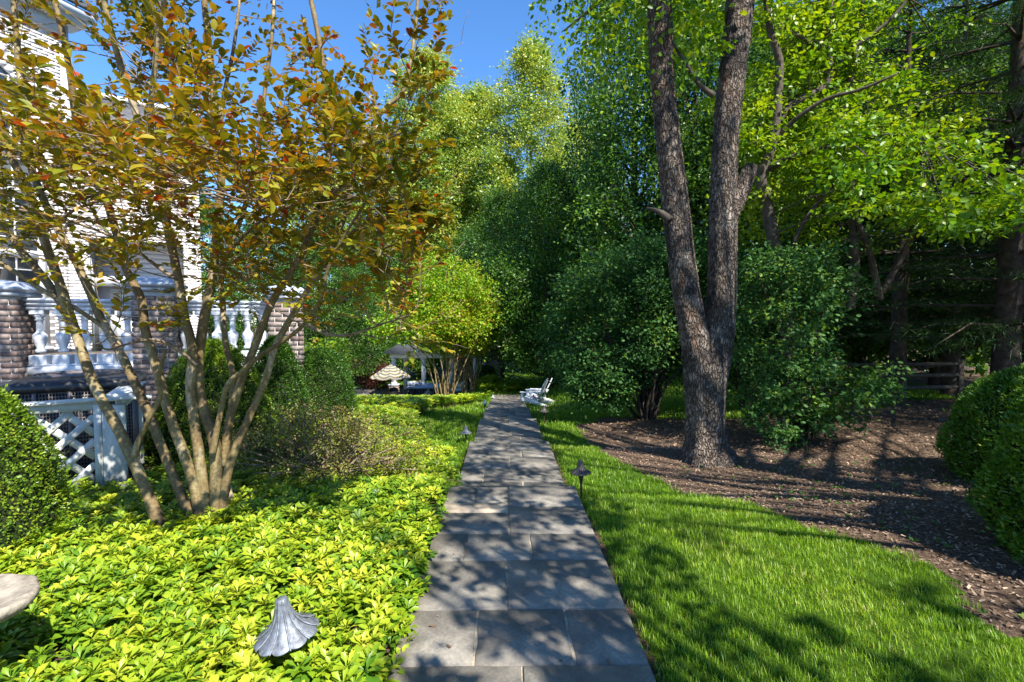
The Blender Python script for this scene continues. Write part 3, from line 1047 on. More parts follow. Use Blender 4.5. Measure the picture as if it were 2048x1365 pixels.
# terrace floor and its retaining wall
TZ = 0.90
PIL = [at(8, 640, 6.6), at(316, 640, 7.25), at(572, 640, 7.95)]
PIL = [np.array([p[0], p[1], 0]) for p in PIL]
tf = MB()
b0, b1, b2 = PIL
far = [w2(WL + 0.2, 0.1, 0), w2(-0.1, 0.1, 0), w1(4, 0.1, 0), np.array([-14, 4.0, 0])]
poly = [b0, b1, b2] + far[:2] + [far[2], far[3]]
V = [(p[0], p[1], TZ) for p in poly] + [(p[0], p[1], -0.4) for p in poly]
n = len(poly)
c = len(V)
tf.add(V + [(np.mean([p[0] for p in poly]), np.mean([p[1] for p in poly]), TZ)], tris=[(i, (i + 1) % n, c) for i in range(n)], quads=[(i + n, (i + 1) % n + n, (i + 1) % n, i) for i in range(n)])
tag(tf.build("terrace", M['stone']), kind='structure')

# ------------------------------------------------------------------ balustrade pillars and balusters
def pillar(c, dirv, top, label, n_cap):
    d = dirv / np.linalg.norm(dirv)
    rz = math.atan2(d[1], d[0])
    base = -0.15
    t = thing("brick_pillar", label, "pillar", (c[0], c[1], base), 0, "brick pillars of the balustrade")
    S = 0.50
    nrm = np.array([d[1], -d[0]])
    mb = MB()
    mb.box((0, 0, (top - base) / 2), (S - 0.02, S - 0.02, top - base), rz=rz)
    mb.build("core", M['joint'], t)
    cnt = 0
    for row in range(int((top - base) / 0.077)):
        z = base + 0.005 + row * 0.077
        if z + 0.065 > top:
            break
        for (dv, nv, fz) in ((d, nrm, rz), (np.array([-nrm[0], -nrm[1]]), d, rz + PI / 2)):
            off = 0.1 if row % 2 else 0.0
            x = -S / 2 - (0.21 if off else 0) + off
            while x < S / 2 - 0.02:
                a, e = max(x, -S / 2), min(x + 0.2, S / 2)
                if e - a > 0.04 and z > 0.15 and cnt < 290:
                    p = nv * (S / 2 - 0.004 + rng.normal(0, 0.0015)) + dv * ((a + e) / 2)
                    o = bpy.data.objects.new("brick", pil_brick)
                    link(o, t)
                    o.location = (p[0], p[1], z - base + 0.0325)
                    o.rotation_euler = (0, 0, fz)
                    o.scale = ((e - a) / 0.2, 1, 1)
                    cnt += 1
                x += 0.212
    cp = MB()
    cp.box((0, 0, top - base + 0.03), (S + 0.1, S + 0.1, 0.06), rz=rz, bevel=0.015)
    cp.box((0, 0, top - base + 0.1), (S + 0.16, S + 0.16, 0.08), rz=rz, bevel=0.03)
    hw = S / 2 + 0.05
    V = []
    for k, (q, z) in enumerate(((hw, 0), (hw * 0.82, 0.045), (hw * 0.5, 0.075), (0.02, 0.09))):
        for sx, sy in ((-1, -1), (1, -1), (1, 1), (-1, 1)):
            V.append((d[0] * sx * q - d[1] * sy * q, d[1] * sx * q + d[0] * sy * q, top - base + 0.141 + z))
    cp.add(V, quads=[(k * 4 + i, k * 4 + (i + 1) % 4, k * 4 + 4 + (i + 1) % 4, k * 4 + 4 + i) for k in range(3) for i in range(4)])
    cp.build("cap", M['cap'], t)
    return t


pil_brick = MB().box((0, 0, 0), (0.2, 0.03, 0.065), bevel=0.006).mesh("brick", M['brick'])
D1 = (PIL[1] - PIL[0])[:2]
D2 = (PIL[2] - PIL[1])[:2]
pillar(PIL[0], D1, 1.96, "brown brick pillar with grey cap at the left edge beside the black air conditioner", 0)
pillar(PIL[1], D1, 2.06, "brown brick pillar between the two runs of balustrade behind the bronze stems", 0)
pillar(PIL[2], D2, 1.98, "brown brick pillar at the far end of the balustrade above the round clipped shrub", 0)

BAL = [(0.075, 0), (0.075, 0.16), (0.05, 0.17), (0.055, 0.2), (0.036, 0.235), (0.06, 0.31), (0.074, 0.37), (0.07, 0.42), (0.04, 0.455), (0.034, 0.48), (0.034, 0.62), (0.05, 0.63), (0.036, 0.655), (0.06, 0.69), (0.065, 0.70)]


def balustrade(a, b_, n, label):
    d = (b_ - a)[:2]
    L = np.linalg.norm(d)
    d = d / L
    rz = math.atan2(d[1], d[0])
    mid = (a + b_) / 2
    t = thing("balustrade", label, "balustrade", (mid[0], mid[1], TZ), 0, "balustrades along the terrace")
    l = L - 0.50
    mb = MB()
    mb.box((0, 0, 0.05), (l, 0.24, 0.10), rz=rz, bevel=0.01)
    mb.box((0, 0, 0.115), (l, 0.20, 0.03), rz=rz, bevel=0.008)
    mb.build("base_rail", M['rail'], t)
    mb = MB()
    mb.box((0, 0, 0.905), (l, 0.17, 0.05), rz=rz, bevel=0.008)
    mb.box((0, 0, 0.962), (l, 0.22, 0.062), rz=rz, bevel=0.024)
    mb.box((0, 0, 1.02), (l, 0.26, 0.052), rz=rz, bevel=0.02)
    mb.build("hand_rail", M['rail'], t)
    bm = MB()
    bm.box((0, 0, 0.065), (0.17, 0.17, 0.13), bevel=0.006)
    bm.lathe([(q, z * 0.98 + 0.0) for q, z in BAL[2:]], n=18)
    bm.box((0, 0, 0.725), (0.14, 0.14, 0.06), bevel=0.006)
    me = bm.mesh("baluster", M['rail'], False)
    for p in me.polygons:
        p.use_smooth = len(p.vertices) == 4 and abs(p.normal.z) < 0.95 and p.area < 0.0013
    for k in range(n):
        s = -l / 2 + l * (k + 0.5) / n
        o = bpy.data.objects.new("baluster", me)
        link(o, t)
        o.location = (d[0] * s, d[1] * s, 0.127)
        o.rotation_euler = (0, 0, rz)
        o.scale = (1.12, 1.12, 1.0)


balustrade(PIL[0], PIL[1], 5, "near run of grey white balustrade above the black air conditioner")
balustrade(PIL[1], PIL[2], 6, "far run of white balustrade half hidden behind the clipped shrubs")

# retaining wall under the balustrade: brick courses
rw = thing("retaining_wall", "low brown brick wall under the balustrade in deep shade", "wall", (PIL[1][0], PIL[1][1], -0.3))
joint, courses = MB(), MB()
for a, b_ in ((PIL[0], PIL[1]), (PIL[1], PIL[2])):
    d = (b_ - a)[:2]
    L = np.linalg.norm(d)
    d /= L
    rz = math.atan2(d[1], d[0])
    nv = np.array([d[1], -d[0]])
    m_ = (a + b_)[:2] / 2 - PIL[1][:2] + nv * 0.10
    joint.box((m_[0], m_[1], 0.58), (L - 0.5, 0.1, 1.16), rz=rz)
    for row in range(14):
        x = 0.25 + (0.1 if row % 2 else 0)
        while x < L - 0.27:
            e = min(x + 0.2, L - 0.25)
            p = a[:2] + d * (x + e) / 2 + nv * 0.158 - PIL[1][:2]
            courses.box((p[0], p[1], 0.10 + row * 0.077 + 0.03), (e - x, 0.03, 0.065), rz=rz, tint=rng.uniform())
            x += 0.212
joint.build("core", M['joint'], rw)
courses.build("brickwork", M['brick'], rw)['kind'] = 'stuff'

# ------------------------------------------------------------------ air conditioner behind the lattice
ac = thing("air_conditioner", "black topped air conditioning unit behind the white lattice", "air conditioner", (-4.72, 5.42, -0.02), R_(30))
ac.scale = (1, 1, 1.11)
SX, SY = 1.05, 0.95
mb = MB()
mb.box((0, 0, 0.42), (SX - 0.1, SY - 0.1, 0.84), bevel=0.05)
mb.build("coil", M['black'], ac)
gm = MB()
for z in np.arange(0.06, 0.84, 0.035):
    gm.box((0, -SY / 2 + 0.012, z), (SX - 0.02, 0.008, 0.012))
    gm.box((SX / 2 - 0.012, 0, z), (0.008, SY - 0.02, 0.012))
for x in np.arange(-SX / 2 + 0.02, SX / 2, 0.025):
    gm.box((x, -SY / 2 + 0.004, 0.43), (0.007, 0.006, 0.82))
for y in np.arange(-SY / 2 + 0.02, SY / 2, 0.025):
    gm.box((SX / 2 - 0.004, y, 0.43), (0.006, 0.007, 0.82))
for x in (-SX / 2, -SX / 4, 0, SX / 4, SX / 2):
    gm.box((x, -SY / 2 - 0.002, 0.43), (0.03, 0.012, 0.84))
gm.build("grille", M['grille'], ac)['kind'] = 'stuff'


def rrect(hx, hy, rad, n=6):
    o = []
    for cx, cy, a0 in ((hx - rad, hy - rad, 0), (-hx + rad, hy - rad, PI / 2), (-hx + rad, -hy + rad, PI), (hx - rad, -hy + rad, 1.5 * PI)):
        for k in range(n + 1):
            a = a0 + PI / 2 * k / n
            o.append((cx + rad * math.cos(a), cy + rad * math.sin(a)))
    return np.array(o)


def rr_stack(mb, lay):
    """lay: (hx, hy, radius, z) rings, capped at both ends."""
    rings = [np.c_[rrect(a, b_, q), np.full(28, z)] for a, b_, q, z in lay]
    V = np.concatenate(rings + [[[0, 0, lay[0][3]], [0, 0, lay[-1][3]]]])
    i = np.arange(28)
    j = (i + 1) % 28
    Qs = np.concatenate([np.stack([k * 28 + i, k * 28 + j, k * 28 + 28 + j, k * 28 + 28 + i], 1) for k in range(len(lay) - 1)])
    c = len(V) - 2
    o = (len(lay) - 1) * 28
    mb.add(V, tris=np.concatenate([np.stack([np.full(28, c), j, i], 1), np.stack([np.full(28, c + 1), o + i, o + j], 1)]), quads=Qs)


tm = MB()
rr_stack(tm, [(SX / 2 + 0.01, SY / 2 + 0.01, 0.14, 0.84), (SX / 2 + 0.03, SY / 2 + 0.03, 0.16, 0.87), (SX / 2 + 0.02, SY / 2 + 0.02, 0.15, 0.92), (SX / 2 - 0.05, SY / 2 - 0.05, 0.12, 0.95), (0.42, 0.40, 0.38, 0.955)])
tm.build("top_cover", M['black'], ac, True)
fg = MB()
for q in np.arange(0.06, 0.40, 0.04):
    th = np.linspace(0, 2 * PI, 33)
    fg.tube([(q * math.cos(a), q * math.sin(a), 0.972) for a in th], 0.005, 5)
for k in range(12):
    a = k * PI / 6
    fg.bar((0.03 * math.cos(a), 0.03 * math.sin(a), 0.965), (0.4 * math.cos(a), 0.4 * math.sin(a), 0.965), 0.008, 0.008)
fg.build("fan_grille", M['grille'], ac)

# ------------------------------------------------------------------ white lattice enclosure
lat = thing("lattice_screen", "white lattice screen with broad corner post standing in the ground cover", "lattice screen", (-3.9, 4.55, 0.0), R_(30))
LX0, LX1, LZ0, LZ1 = -5.6, -3.86, 0.02, 0.80
pl, rr = 0.062, 0.225
H = LZ1 - LZ0
for layer, sgn in ((0, 1), (1, -1)):
    for s in np.arange(LX0 - H, LX1 + H, rr):
        a, b_ = (s, LZ0), (s + H, LZ1)
        pts = []
        for (x, z) in (a, b_):
            pts.append([x, z])
        if pts[1][0] <= LX0 or pts[0][0] >= LX1:
            continue
        if pts[0][0] < LX0:
            pts[0] = [LX0, LZ0 + (LX0 - s)]
        if pts[1][0] > LX1:
            pts[1] = [LX1, LZ0 + (LX1 - s)]
        if sgn < 0:
            pts = [[LX0 + LX1 - x, z] for x, z in pts]
        if np.hypot(pts[1][0] - pts[0][0], pts[1][1] - pts[0][1]) < 0.12:
            continue
        yy = 0.012 * layer
        p0 = np.array([pts[0][0] + 3.9, yy, pts[0][1]])
        p1 = np.array([pts[1][0] + 3.9, yy, pts[1][1]])
        MB().bar(p0, p1, pl, 0.01, up=(0, 1, 0)).build("slat", M['white_old_shade'], lat)
cw = LX1 + 3.9
MB().box((cw - 0.85, -0.02, 0.845), (1.9, 0.05, 0.075), bevel=0.006).build("top_rail", M['white_old_shade'], lat)
MB().box((cw - 0.70, -0.03, 0.90), (2.3, 0.13, 0.03), bevel=0.006).build("cap_board", M['white_old_shade'], lat)
MB().box((cw + 0.03, -0.025, 0.42), (0.055, 0.05, 0.88), bevel=0.004).build("stile", M['white_old_shade'], lat)
MB().box((cw + 0.15, -0.01, 0.41), (0.17, 0.09, 0.86), bevel=0.005).build("corner_post", M['white_old_shade'], lat)
MB().box((cw + 0.2, 0.55, 0.86), (0.09, 1.0, 0.09), bevel=0.005).build("side_rail", M['white_old_shade'], lat)
MB().box((cw + 0.18, 0.56, 0.925), (0.2, 1.08, 0.025), bevel=0.005).build("cap_board", M['white_old_shade'], lat)
MB().box((cw + 0.2, 1.05, 0.42), (0.09, 0.09, 0.85), bevel=0.005).build("rear_post", M['white_old_shade'], lat)

# ------------------------------------------------------------------ hero: the bronze crape myrtle
r = np.random.default_rng(21)
croot = at(420, 1045, 3.75)
crape = thing("crape_myrtle", "multi stemmed tree with mottled tan stems and bronze young leaves in the ground cover", "tree", (croot[0], croot[1], 0.0))
CO = np.array([croot[0], croot[1], 0.0])
STEMS = [
    # (pixels, depth at start, depth at end, width px start, width px end)
    ([(328, 1062), (300, 1000), (265, 918), (232, 850), (185, 762), (150, 662), (128, 615), (92, 562), (50, 512), (20, 470), (-20, 430), (-90, 340), (-140, 200)], 3.6, 4.1, 27, 12),
    ([(150, 662), (140, 635), (117, 560), (95, 500), (76, 440), (58, 380), (30, 330), (8, 270), (-8, 215), (-30, 110), (-50, -60)], 3.72, 3.5, 22, 10),
    ([(-60, 500), (0, 527), (44, 553), (90, 584), (146, 614), (190, 643), (215, 662)], 3.6, 3.85, 12, 9),
    ([(266, 912), (276, 885), (300, 835), (320, 795), (318, 755), (330, 700)], 3.6, 3.4, 13, 8),
    ([(398, 1060), (350, 960), (320, 885), (296, 825), (262, 750), (232, 690), (203, 640), (182, 590), (150, 520), (112, 452), (84, 392), (62, 330), (48, 240), (40, 150), (30, 40), (22, -80)], 3.75, 4.2, 23, 11),
    ([(408, 1056), (385, 960), (346, 850), (330, 800), (312, 730), (290, 660), (283, 600), (255, 545), (240, 490), (222, 430), (198, 350), (172, 285), (150, 225), (142, 160), (128, 80), (105, -10), (80, -120)], 3.75, 3.5, 24, 11),
    ([(416, 1056), (404, 960), (394, 880), (381, 780), (385, 700), (368, 630), (357, 560), (338, 470), (316, 365), (303, 300), (284, 262), (262, 195), (238, 118), (214, 30), (200, -60), (190, -160)], 3.78, 3.3, 25, 11),
    ([(303, 300), (300, 240), (309, 140), (320, 40), (332, -30), (345, -140)], 3.4, 3.1, 13, 9),
    ([(430, 1056), (432, 960), (428, 880), (402, 800), (397, 725), (408, 640), (424, 560), (432, 480), (440, 400), (442, 330), (433, 240), (424, 150), (410, 20), (404, -80), (398, -170)], 3.8, 3.7, 28, 11),
    ([(438, 280), (448, 190), (465, 110), (476, 30), (486, -70)], 3.72, 3.9, 10, 6),
    ([(441, 1050), (452, 965), (470, 900), (494, 845), (530, 762), (552, 690), (598, 610), (640, 540), (676, 468), (698, 405), (710, 335), (738, 265), (772, 215), (803, 189), (817, 145), (826, 90), (834, 20), (838, -60)], 3.8, 4.0, 21, 6),
    ([(448, 930), (458, 850), (480, 770), (505, 705), (544, 605), (588, 535), (622, 465), (648, 385), (657, 325), (653, 190), (634, 60), (620, -10), (605, -110)], 3.85, 3.6, 20, 10),
    ([(466, 1030), (452, 950), (456, 880), (466, 760), (452, 690), (446, 620), (444, 540), (470, 470), (500, 380), (520, 280), (530, 180), (545, 60), (550, -60)], 3.95, 4.4, 17, 7),
    ([(425, 905), (440, 830), (455, 770), (482, 745), (520, 712), (570, 680), (612, 645), (645, 590), (655, 540), (690, 470), (735, 400)], 3.7, 3.2, 14, 6),
    ([(612, 645), (650, 668), (700, 670), (766, 648), (815, 632)], 3.4, 3.0, 8, 4),
    ([(355, 560), (330, 545), (270, 500), (215, 470), (130, 440), (40, 420)], 3.5, 2.7, 9, 4),
    ([(430, 545), (480, 480), (540, 430), (620, 400), (700, 370)], 3.7, 2.8, 9, 4),
    ([(395, 730), (340, 690), (300, 680), (250, 690), (215, 700), (190, 690)], 3.7, 3.0, 9, 4),
    ([(290, 300), (350, 330), (400, 380), (450, 400), (520, 400)], 3.4, 2.5, 8, 4),
    ([(662, 330), (720, 302), (770, 280), (815, 262)], 3.65, 3.3, 8, 4),
    ([(640, 540), (690, 522), (740, 505), (790, 490)], 3.85, 3.4, 7, 4),
    ([(110, 450), (150, 420), (210, 400), (280, 390)], 4.0, 3.0, 8, 4),
]
SP = []
for px_, d0, d1, w0, w1_ in STEMS:
    n = len(px_)
    L = np.concatenate([[0], np.cumsum([math.dist(px_[i], px_[i + 1]) for i in range(n - 1)])])
    L /= L[-1]
    dd = d0 + (d1 - d0) * L ** 1.5
    pts = np.array([at(u, v, d) for (u, v), d in zip(px_, dd)])
    rad = (w0 + (w1_ - w0) * L ** 0.8) * 0.43 * dd / FPX
    if px_[0][1] > 1010:
        pts[0][2] -= 0.05
        rad[0] *= 1.15
    SP.append((pts, rad))
    mb = MB()
    mb.tube(pts - CO, rad, 12 if w0 > 11 else 8, 0.05, 0.035)
    mb.build("stem", M['bark_smooth'] if w0 > 9 else M['twig'], crape, True)

tw = MB()
leafpos, leafdir, leafup = [], [], []


def leafy(p0, d0, L, depth, rad):
    """A twig with paired leaves, forking once or twice."""
    n = max(3, int(L / 0.027))
    p, d = p0.copy(), d0.copy()
    pts = [p.copy()]
    for k in range(n):
        d = d + r.normal(0, 0.1, 3) + np.array([0, 0, 0.03])
        d /= np.linalg.norm(d)
        p = p + d * L / n
        pts.append(p.copy())
        if depth > 0 and k > n * 0.25 and r.uniform() < 0.24:
            q = d + r.normal(0, 0.65, 3)
            leafy(p, q / np.linalg.norm(q), L * r.uniform(0.4, 0.65), depth - 1, rad * 0.6)
        if k > n * (0.45 if depth else 0.15) and r.uniform() < 0.92:
            side = np.cross(d, [0, 0, 1])
            side /= np.linalg.norm(side) + 1e-9
            for s in (-1, 1):
                if r.uniform() < 0.9:
                    leafpos.append(p + side * s * 0.004)
                    leafdir.append(side * s * 0.9 + d * 0.65 + np.array([0, 0, r.normal(0.12, 0.25)]))
    leafpos.append(p)
    leafdir.append(d)
    tw.tube([q - CO for q in pts[::4] + [pts[-1]]], np.linspace(rad, 0.0012, len(pts[::4]) + 1), 4)


def to_px(P):
    c = (np.asarray(P) - CAM) @ CR
    return 1024 + FPX * c[..., 0] / -c[..., 2], 682.5 - FPX * c[..., 1] / -c[..., 2], -c[..., 2]


for (pts, rad), (px_, d0, d1, w0, w1_) in zip(SP, STEMS):
    P, rr = spline(pts, rad, 0.05)
    u, v, d = to_px(P)
    slim = w0 <= 9
    for i in range(len(P)):
        if v[i] > (700 if slim else 560) or v[i] < -170:
            continue
        p_ = 0.55 if slim else (0.13 if v[i] < 120 else 0.22 if v[i] < 260 else 0.29 if v[i] < 500 else 0.2)
        if u[i] > 640 and v[i] < 330:
            p_ = 0.42
        if r.uniform() < p_:
            a = r.uniform(0, 2 * PI)
            q = np.array([math.cos(a), math.sin(a), r.uniform(-0.12, 0.3)])
            L = r.uniform(0.3, 0.8)
            if u[i] > 720 and v[i] < 260:
                L *= 0.4
                q[2] += 0.8
            if 560 < u[i] < 790 and v[i] < 230:
                L *= 0.35
            leafy(P[i], q / np.linalg.norm(q), L, 1 if L < 0.4 else 2, 0.005)
tw.build("twigs", M['twig'], crape)
leafpos = np.array(leafpos)
leafdir = np.array(leafdir)
# keep the leaves clear of the lens
dist = np.linalg.norm(leafpos - CAM, axis=1)
u, v, d = to_px(leafpos)
keep = (dist > 1.5) & ~((v > 735)) & ~((u > 900))
leafpos, leafdir, dist, u, v = leafpos[keep], leafdir[keep], dist[keep], u[keep], v[keep]
nl = len(leafpos)
nr = r.normal(0, 0.35, (nl, 3)) + np.array([0, 0, 1.0])
F = frames(leafdir, nr)
size = r.uniform(0.036, 0.068, nl)
patch = np.sin(leafpos[:, 0] * 3.1) * np.sin(leafpos[:, 1] * 2.7 + 1) * np.sin(leafpos[:, 2] * 2.9 + 0.5)
tint = np.clip(r.beta(2.0, 2.5, nl) * 0.9 + 0.2 * patch + np.where(r.uniform(0, 1, nl) < 0.03, 0.5, 0) + 0.07, 0, 1)
inview = (u > -20) & (u < 1000) & (v > -20) & (v < 760)
order = np.argsort(np.where(inview, dist / size, 1e9))
near, restl = order[:300], order[300:]
mb = MB()
mb.stamp(LEAF_CRAPE, leafpos[restl] - CO, F[restl], size[restl], tint[restl])
# the upper crown, above the frame, that shades the terrace
C = np.stack([r.normal(-3.3, 0.9, 120), r.normal(4.3, 0.7, 120), r.uniform(4.9, 7.4, 120)], 1)
clumps(mb, LEAF4, C - CO, r.uniform(0.3, 0.5, 120), 85, 0.085, r, 0.7, tbase=r.uniform(0.2, 0.7, 120))
mb.build("foliage", M['crape'], crape)['kind'] = 'stuff'
tb2 = MB()
for c in C[::3]:
    s_ = SP[r.integers(0, 2) * 2 + 4][0][-1]
    tb2.tube([s_ - CO, (s_ + c) / 2 - CO + [0, 0, 0.2], c - CO], [0.018, 0.012, 0.004], 5)
tb2.build("upper_branches", M['bark_smooth'], crape)
leaf_mesh = []
for k in range(8):
    b = MB()
    b.stamp(LEAF_CRAPE, np.zeros((1, 3)), np.eye(3)[None], [1.0], [[0.15, 0.3, 0.4, 0.5, 0.6, 0.7, 0.8, 0.97][k]])
    leaf_mesh.append(b.mesh("leaf", M['crape']))
for i in near:
    k = int(np.argmin(abs(np.array([0.15, 0.3, 0.4, 0.5, 0.6, 0.7, 0.8, 0.97]) - tint[i])))
    o = bpy.data.objects.new("leaf", leaf_mesh[k])
    link(o, crape)
    mt = Matrix(F[i].tolist()).to_4x4()
    mt.translation = Vector((leafpos[i] - CO).tolist())
    o.matrix_local = mt @ Matrix.Scale(float(size[i]), 4)
print("crape leaves", nl)

# ------------------------------------------------------------------ the double trunk
DT = 6.6
tr = at(1418, 930, DT)
tr[2] = float(zg(tr[0], tr[1]))
double = thing("double_trunk_tree", "tall tree whose rough dark trunk forks low into two leaning stems", "tree", tr)


def pxpath(px_, d):
    return np.array([at(u, v, d) for u, v in px_]) - tr


LOB = lambda th, s: 1 + 0.04 * np.sin(3 * th + 5 * s) + 0.03 * np.sin(5 * th + 1.3)


def flare(th, s):
    return LOB(th, s) * (1 + 0.28 * math.exp(-s * 9) * np.maximum(0, np.sin(2 * th + 0.6)) + 0.10 * math.exp(-s * 7) * np.sin(5 * th))


k = DT / FPX / 2
mb = MB()
mb.tube(pxpath([(1420, 965), (1418, 930), (1414, 905), (1413, 880), (1410, 820), (1406, 760), (1398, 700), (1384, 640), (1372, 580), (1361, 500), (1352, 420), (1340, 320), (1330, 220), (1322, 120), (1318, 0), (1308, -150), (1290, -350), (1270, -560)], DT),
        np.array([140, 106, 86, 74, 68, 70, 62, 54, 51, 50, 52, 48, 45, 46, 47, 44, 36, 24]) * k, 72, 0.026, 0.006, lobes=flare, plates=0.016)
mb.tube(pxpath([(1415, 880), (1417, 820), (1420, 760), (1432, 700), (1440, 640), (1445, 560), (1446, 480), (1447, 400), (1449, 320), (1455, 230), (1466, 130), (1476, 50), (1482, -30), (1490, -180), (1510, -380), (1530, -560)], DT - 0.04),
        np.array([60, 64, 66, 62, 58, 53, 52, 53, 47, 49, 50, 52, 52, 44, 36, 24]) * k, 68, 0.026, 0.006, lobes=LOB, plates=0.016)
mb.build("trunk", M['bark_dark'], double, True)
mb = MB()
mb.tube(pxpath([(1450, 445), (1466, 415), (1482, 382), (1494, 352), (1503, 332)], DT - 0.06), np.array([34, 36, 33, 29, 22]) * k, 48, 0.026, 0.02, plates=0.014)
mb.build("broken_limb", M['bark_dark'], double, True)
mb = MB()
mb.tube(pxpath([(1338, 440), (1325, 428), (1310, 420), (1294, 417)], DT - 0.12), np.array([18, 12, 8, 6]) * k, 10, 0.04, 0.05)
mb.build("snag", M['bark_mid'], double, True)
mb = MB()
mb.tube(pxpath([(1428, 192), (1400, 170), (1368, 122), (1345, 85), (1325, 62), (1300, 50)], DT - 0.05), np.array([12, 9, 7, 4, 3, 2]) * k, 7, 0.06, 0.05)
mb.tube(pxpath([(1345, 88), (1320, 76), (1280, 70)], DT - 0.05), np.array([4, 3, 2]) * k, 6, 0.06)
mb.build("dead_branch", M['bark_mid'], double, True)
# limbs and crown above the frame, some leaves hanging into its top
r = np.random.default_rng(5)
C = []
for i in range(60):
    a, q = r.uniform(0, 2 * PI), r.uniform(0.1, 1) ** 0.5
    C.append((q * 3.6 * math.cos(a), q * 3.6 * math.sin(a), r.uniform(6.6, 11.5)))
for (u, v) in ((1250, 20), (1290, 30), (1220, 45), (1370, 30), (1400, 10), (1330, -20), (1270, 90), (1390, 110), (1180, -10)):
    C.append(tuple(at(u, v, DT + r.uniform(-0.3, 1.2)) - tr))
C = np.array(C)
mb = MB()
clumps(mb, LEAFR, C, r.uniform(0.45, 0.95, len(C)), 150, 0.10, r, 0.7, 0.25, 0.6, tbase=r.uniform(0.4, 0.85, len(C)))
mb.build("crown", M['cherry'], double)
mb = MB()
tops = pxpath([(1290, -350), (1510, -380), (1308, -150), (1490, -180)], DT)
for i in range(34):
    s = tops[i % 4]
    e = C[r.integers(0, 60)]
    mb.tube([s, (s + e) / 2 + [0, 0, -0.2], e], [0.07, 0.04, 0.01], 6, 0.5)
mb.build("limbs", M['bark_mid'], double, True)

# ------------------------------------------------------------------ bright leaved tree right of it
r = np.random.default_rng(11)
bt = at(1560, 850, 9.3)
bt[2] = float(zg(bt[0], bt[1]))
bright = thing("spring_tree", "bright yellow green leafy tree with thin crooked dark stems behind the forked trunk", "tree", bt)


def bpath(px_, d0, d1=None):
    d1 = d1 or d0
    n = len(px_)
    return np.array([at(u, v, d0 + (d1 - d0) * i / (n - 1)) for i, (u, v) in enumerate(px_)]) - bt


k = 9.3 / FPX / 2
LB = [([(1570, 870), (1572, 760), (1575, 640), (1560, 540), (1545, 470), (1532, 400), (1522, 352), (1538, 310), (1550, 260), (1556, 200), (1558, 120), (1540, 60), (1530, -40), (1520, -200)], 30, 10, 9.3, 9.0),
      ([(1540, 340), (1570, 320), (1630, 300), (1690, 288), (1760, 270), (1840, 275)], 13, 5, 9.3, 8.2),
      ([(1550, 250), (1590, 205), (1640, 180), (1660, 150), (1658, 80), (1665, -40), (1680, -180)], 14, 8, 9.3, 9.6),
      ([(1655, 110), (1620, 85), (1570, 60), (1520, 50)], 8, 4, 9.5, 9.2),
      ([(1660, 160), (1690, 110), (1730, 80), (1790, 30), (1840, -40)], 10, 5, 9.6, 9.0),
      ([(1548, 280), (1590, 240), (1650, 200), (1720, 180), (1790, 150)], 10, 4, 9.2, 8.0),
      ([(1700, 620), (1710, 500), (1700, 400), (1690, 330), (1680, 260), (1700, 160), (1720, 60), (1730, -60)], 20, 7, 10.0, 9.6),
      ([(1760, 600), (1738, 500), (1712, 430), (1700, 330)], 14, 8, 9.9, 9.7),
      ([(1765, 585), (1810, 500), (1840, 430), (1850, 360)], 13, 7, 9.9, 9.0),
      ([(1610, 600), (1600, 540), (1590, 480), (1640, 400), (1700, 340)], 12, 6, 9.6, 9.0)]
mb = MB()
seeds = []
for px_, w0, w1_, d0, d1 in LB:
    p = bpath(px_, d0, d1)
    mb.tube(p, np.linspace(w0, w1_, len(p)) * k, 9, 0.12, 0.05)
    seeds.append(spline(p, [1] * len(p), 0.25)[0])
seeds = np.concatenate(seeds)
mb.build("trunk", M['bark_mid'], bright, True)
# layered sprays
C, Rr, tb = [], [], []
for s in seeds:
    w = s + bt
    u, v, d = to_px(w)
    if v > 430:
        continue
    for q in range(2):
        C.append(s + r.normal(0, 0.55, 3) * [1.1, 0.8, 0.8] + [0, 0.5, 0])
        Rr.append(r.uniform(0.35, 0.7))
        tb.append(r.uniform(0.5, 0.95))
for i in range(95):
    u, v = r.uniform(1470, 1960), r.uniform(-130, 330)
    if u > 1800 and v < 160 and r.uniform() < 0.6:
        continue
    C.append(at(u, v, r.uniform(8.9, 11.6)) - bt)
    Rr.append(r.uniform(0.35, 0.7))
    tb.append(r.uniform(0.45, 0.95))
for i in range(48):
    u = r.uniform(1640, 2110)
    v = 285 + (u - 1640) * 0.22 + r.uniform(-60, 120)
    C.append(at(u, v, r.uniform(6.3, 8.6)) - bt)
    Rr.append(r.uniform(0.3, 0.6))
    tb.append(r.uniform(0.35, 0.8))
C = np.array(C)
mb = MB()
clumps(mb, LEAFR, C, np.array(Rr), 110, 0.105, r, 0.9, 0.3, 0.38, tbase=np.array(tb), tvar=0.15)
mb.build("crown", M['cherry'], bright)
mb = MB()
for c in C:
    j = np.argmin(np.linalg.norm(seeds - c, axis=1))
    if 0.2 < np.linalg.norm(seeds[j] - c) < 3.0:
        mb.tube([seeds[j], (seeds[j] + c) / 2 + [0, 0, 0.08], c], [0.016, 0.01, 0.004], 5)
mb.build("branches", M['bark_mid'], bright)

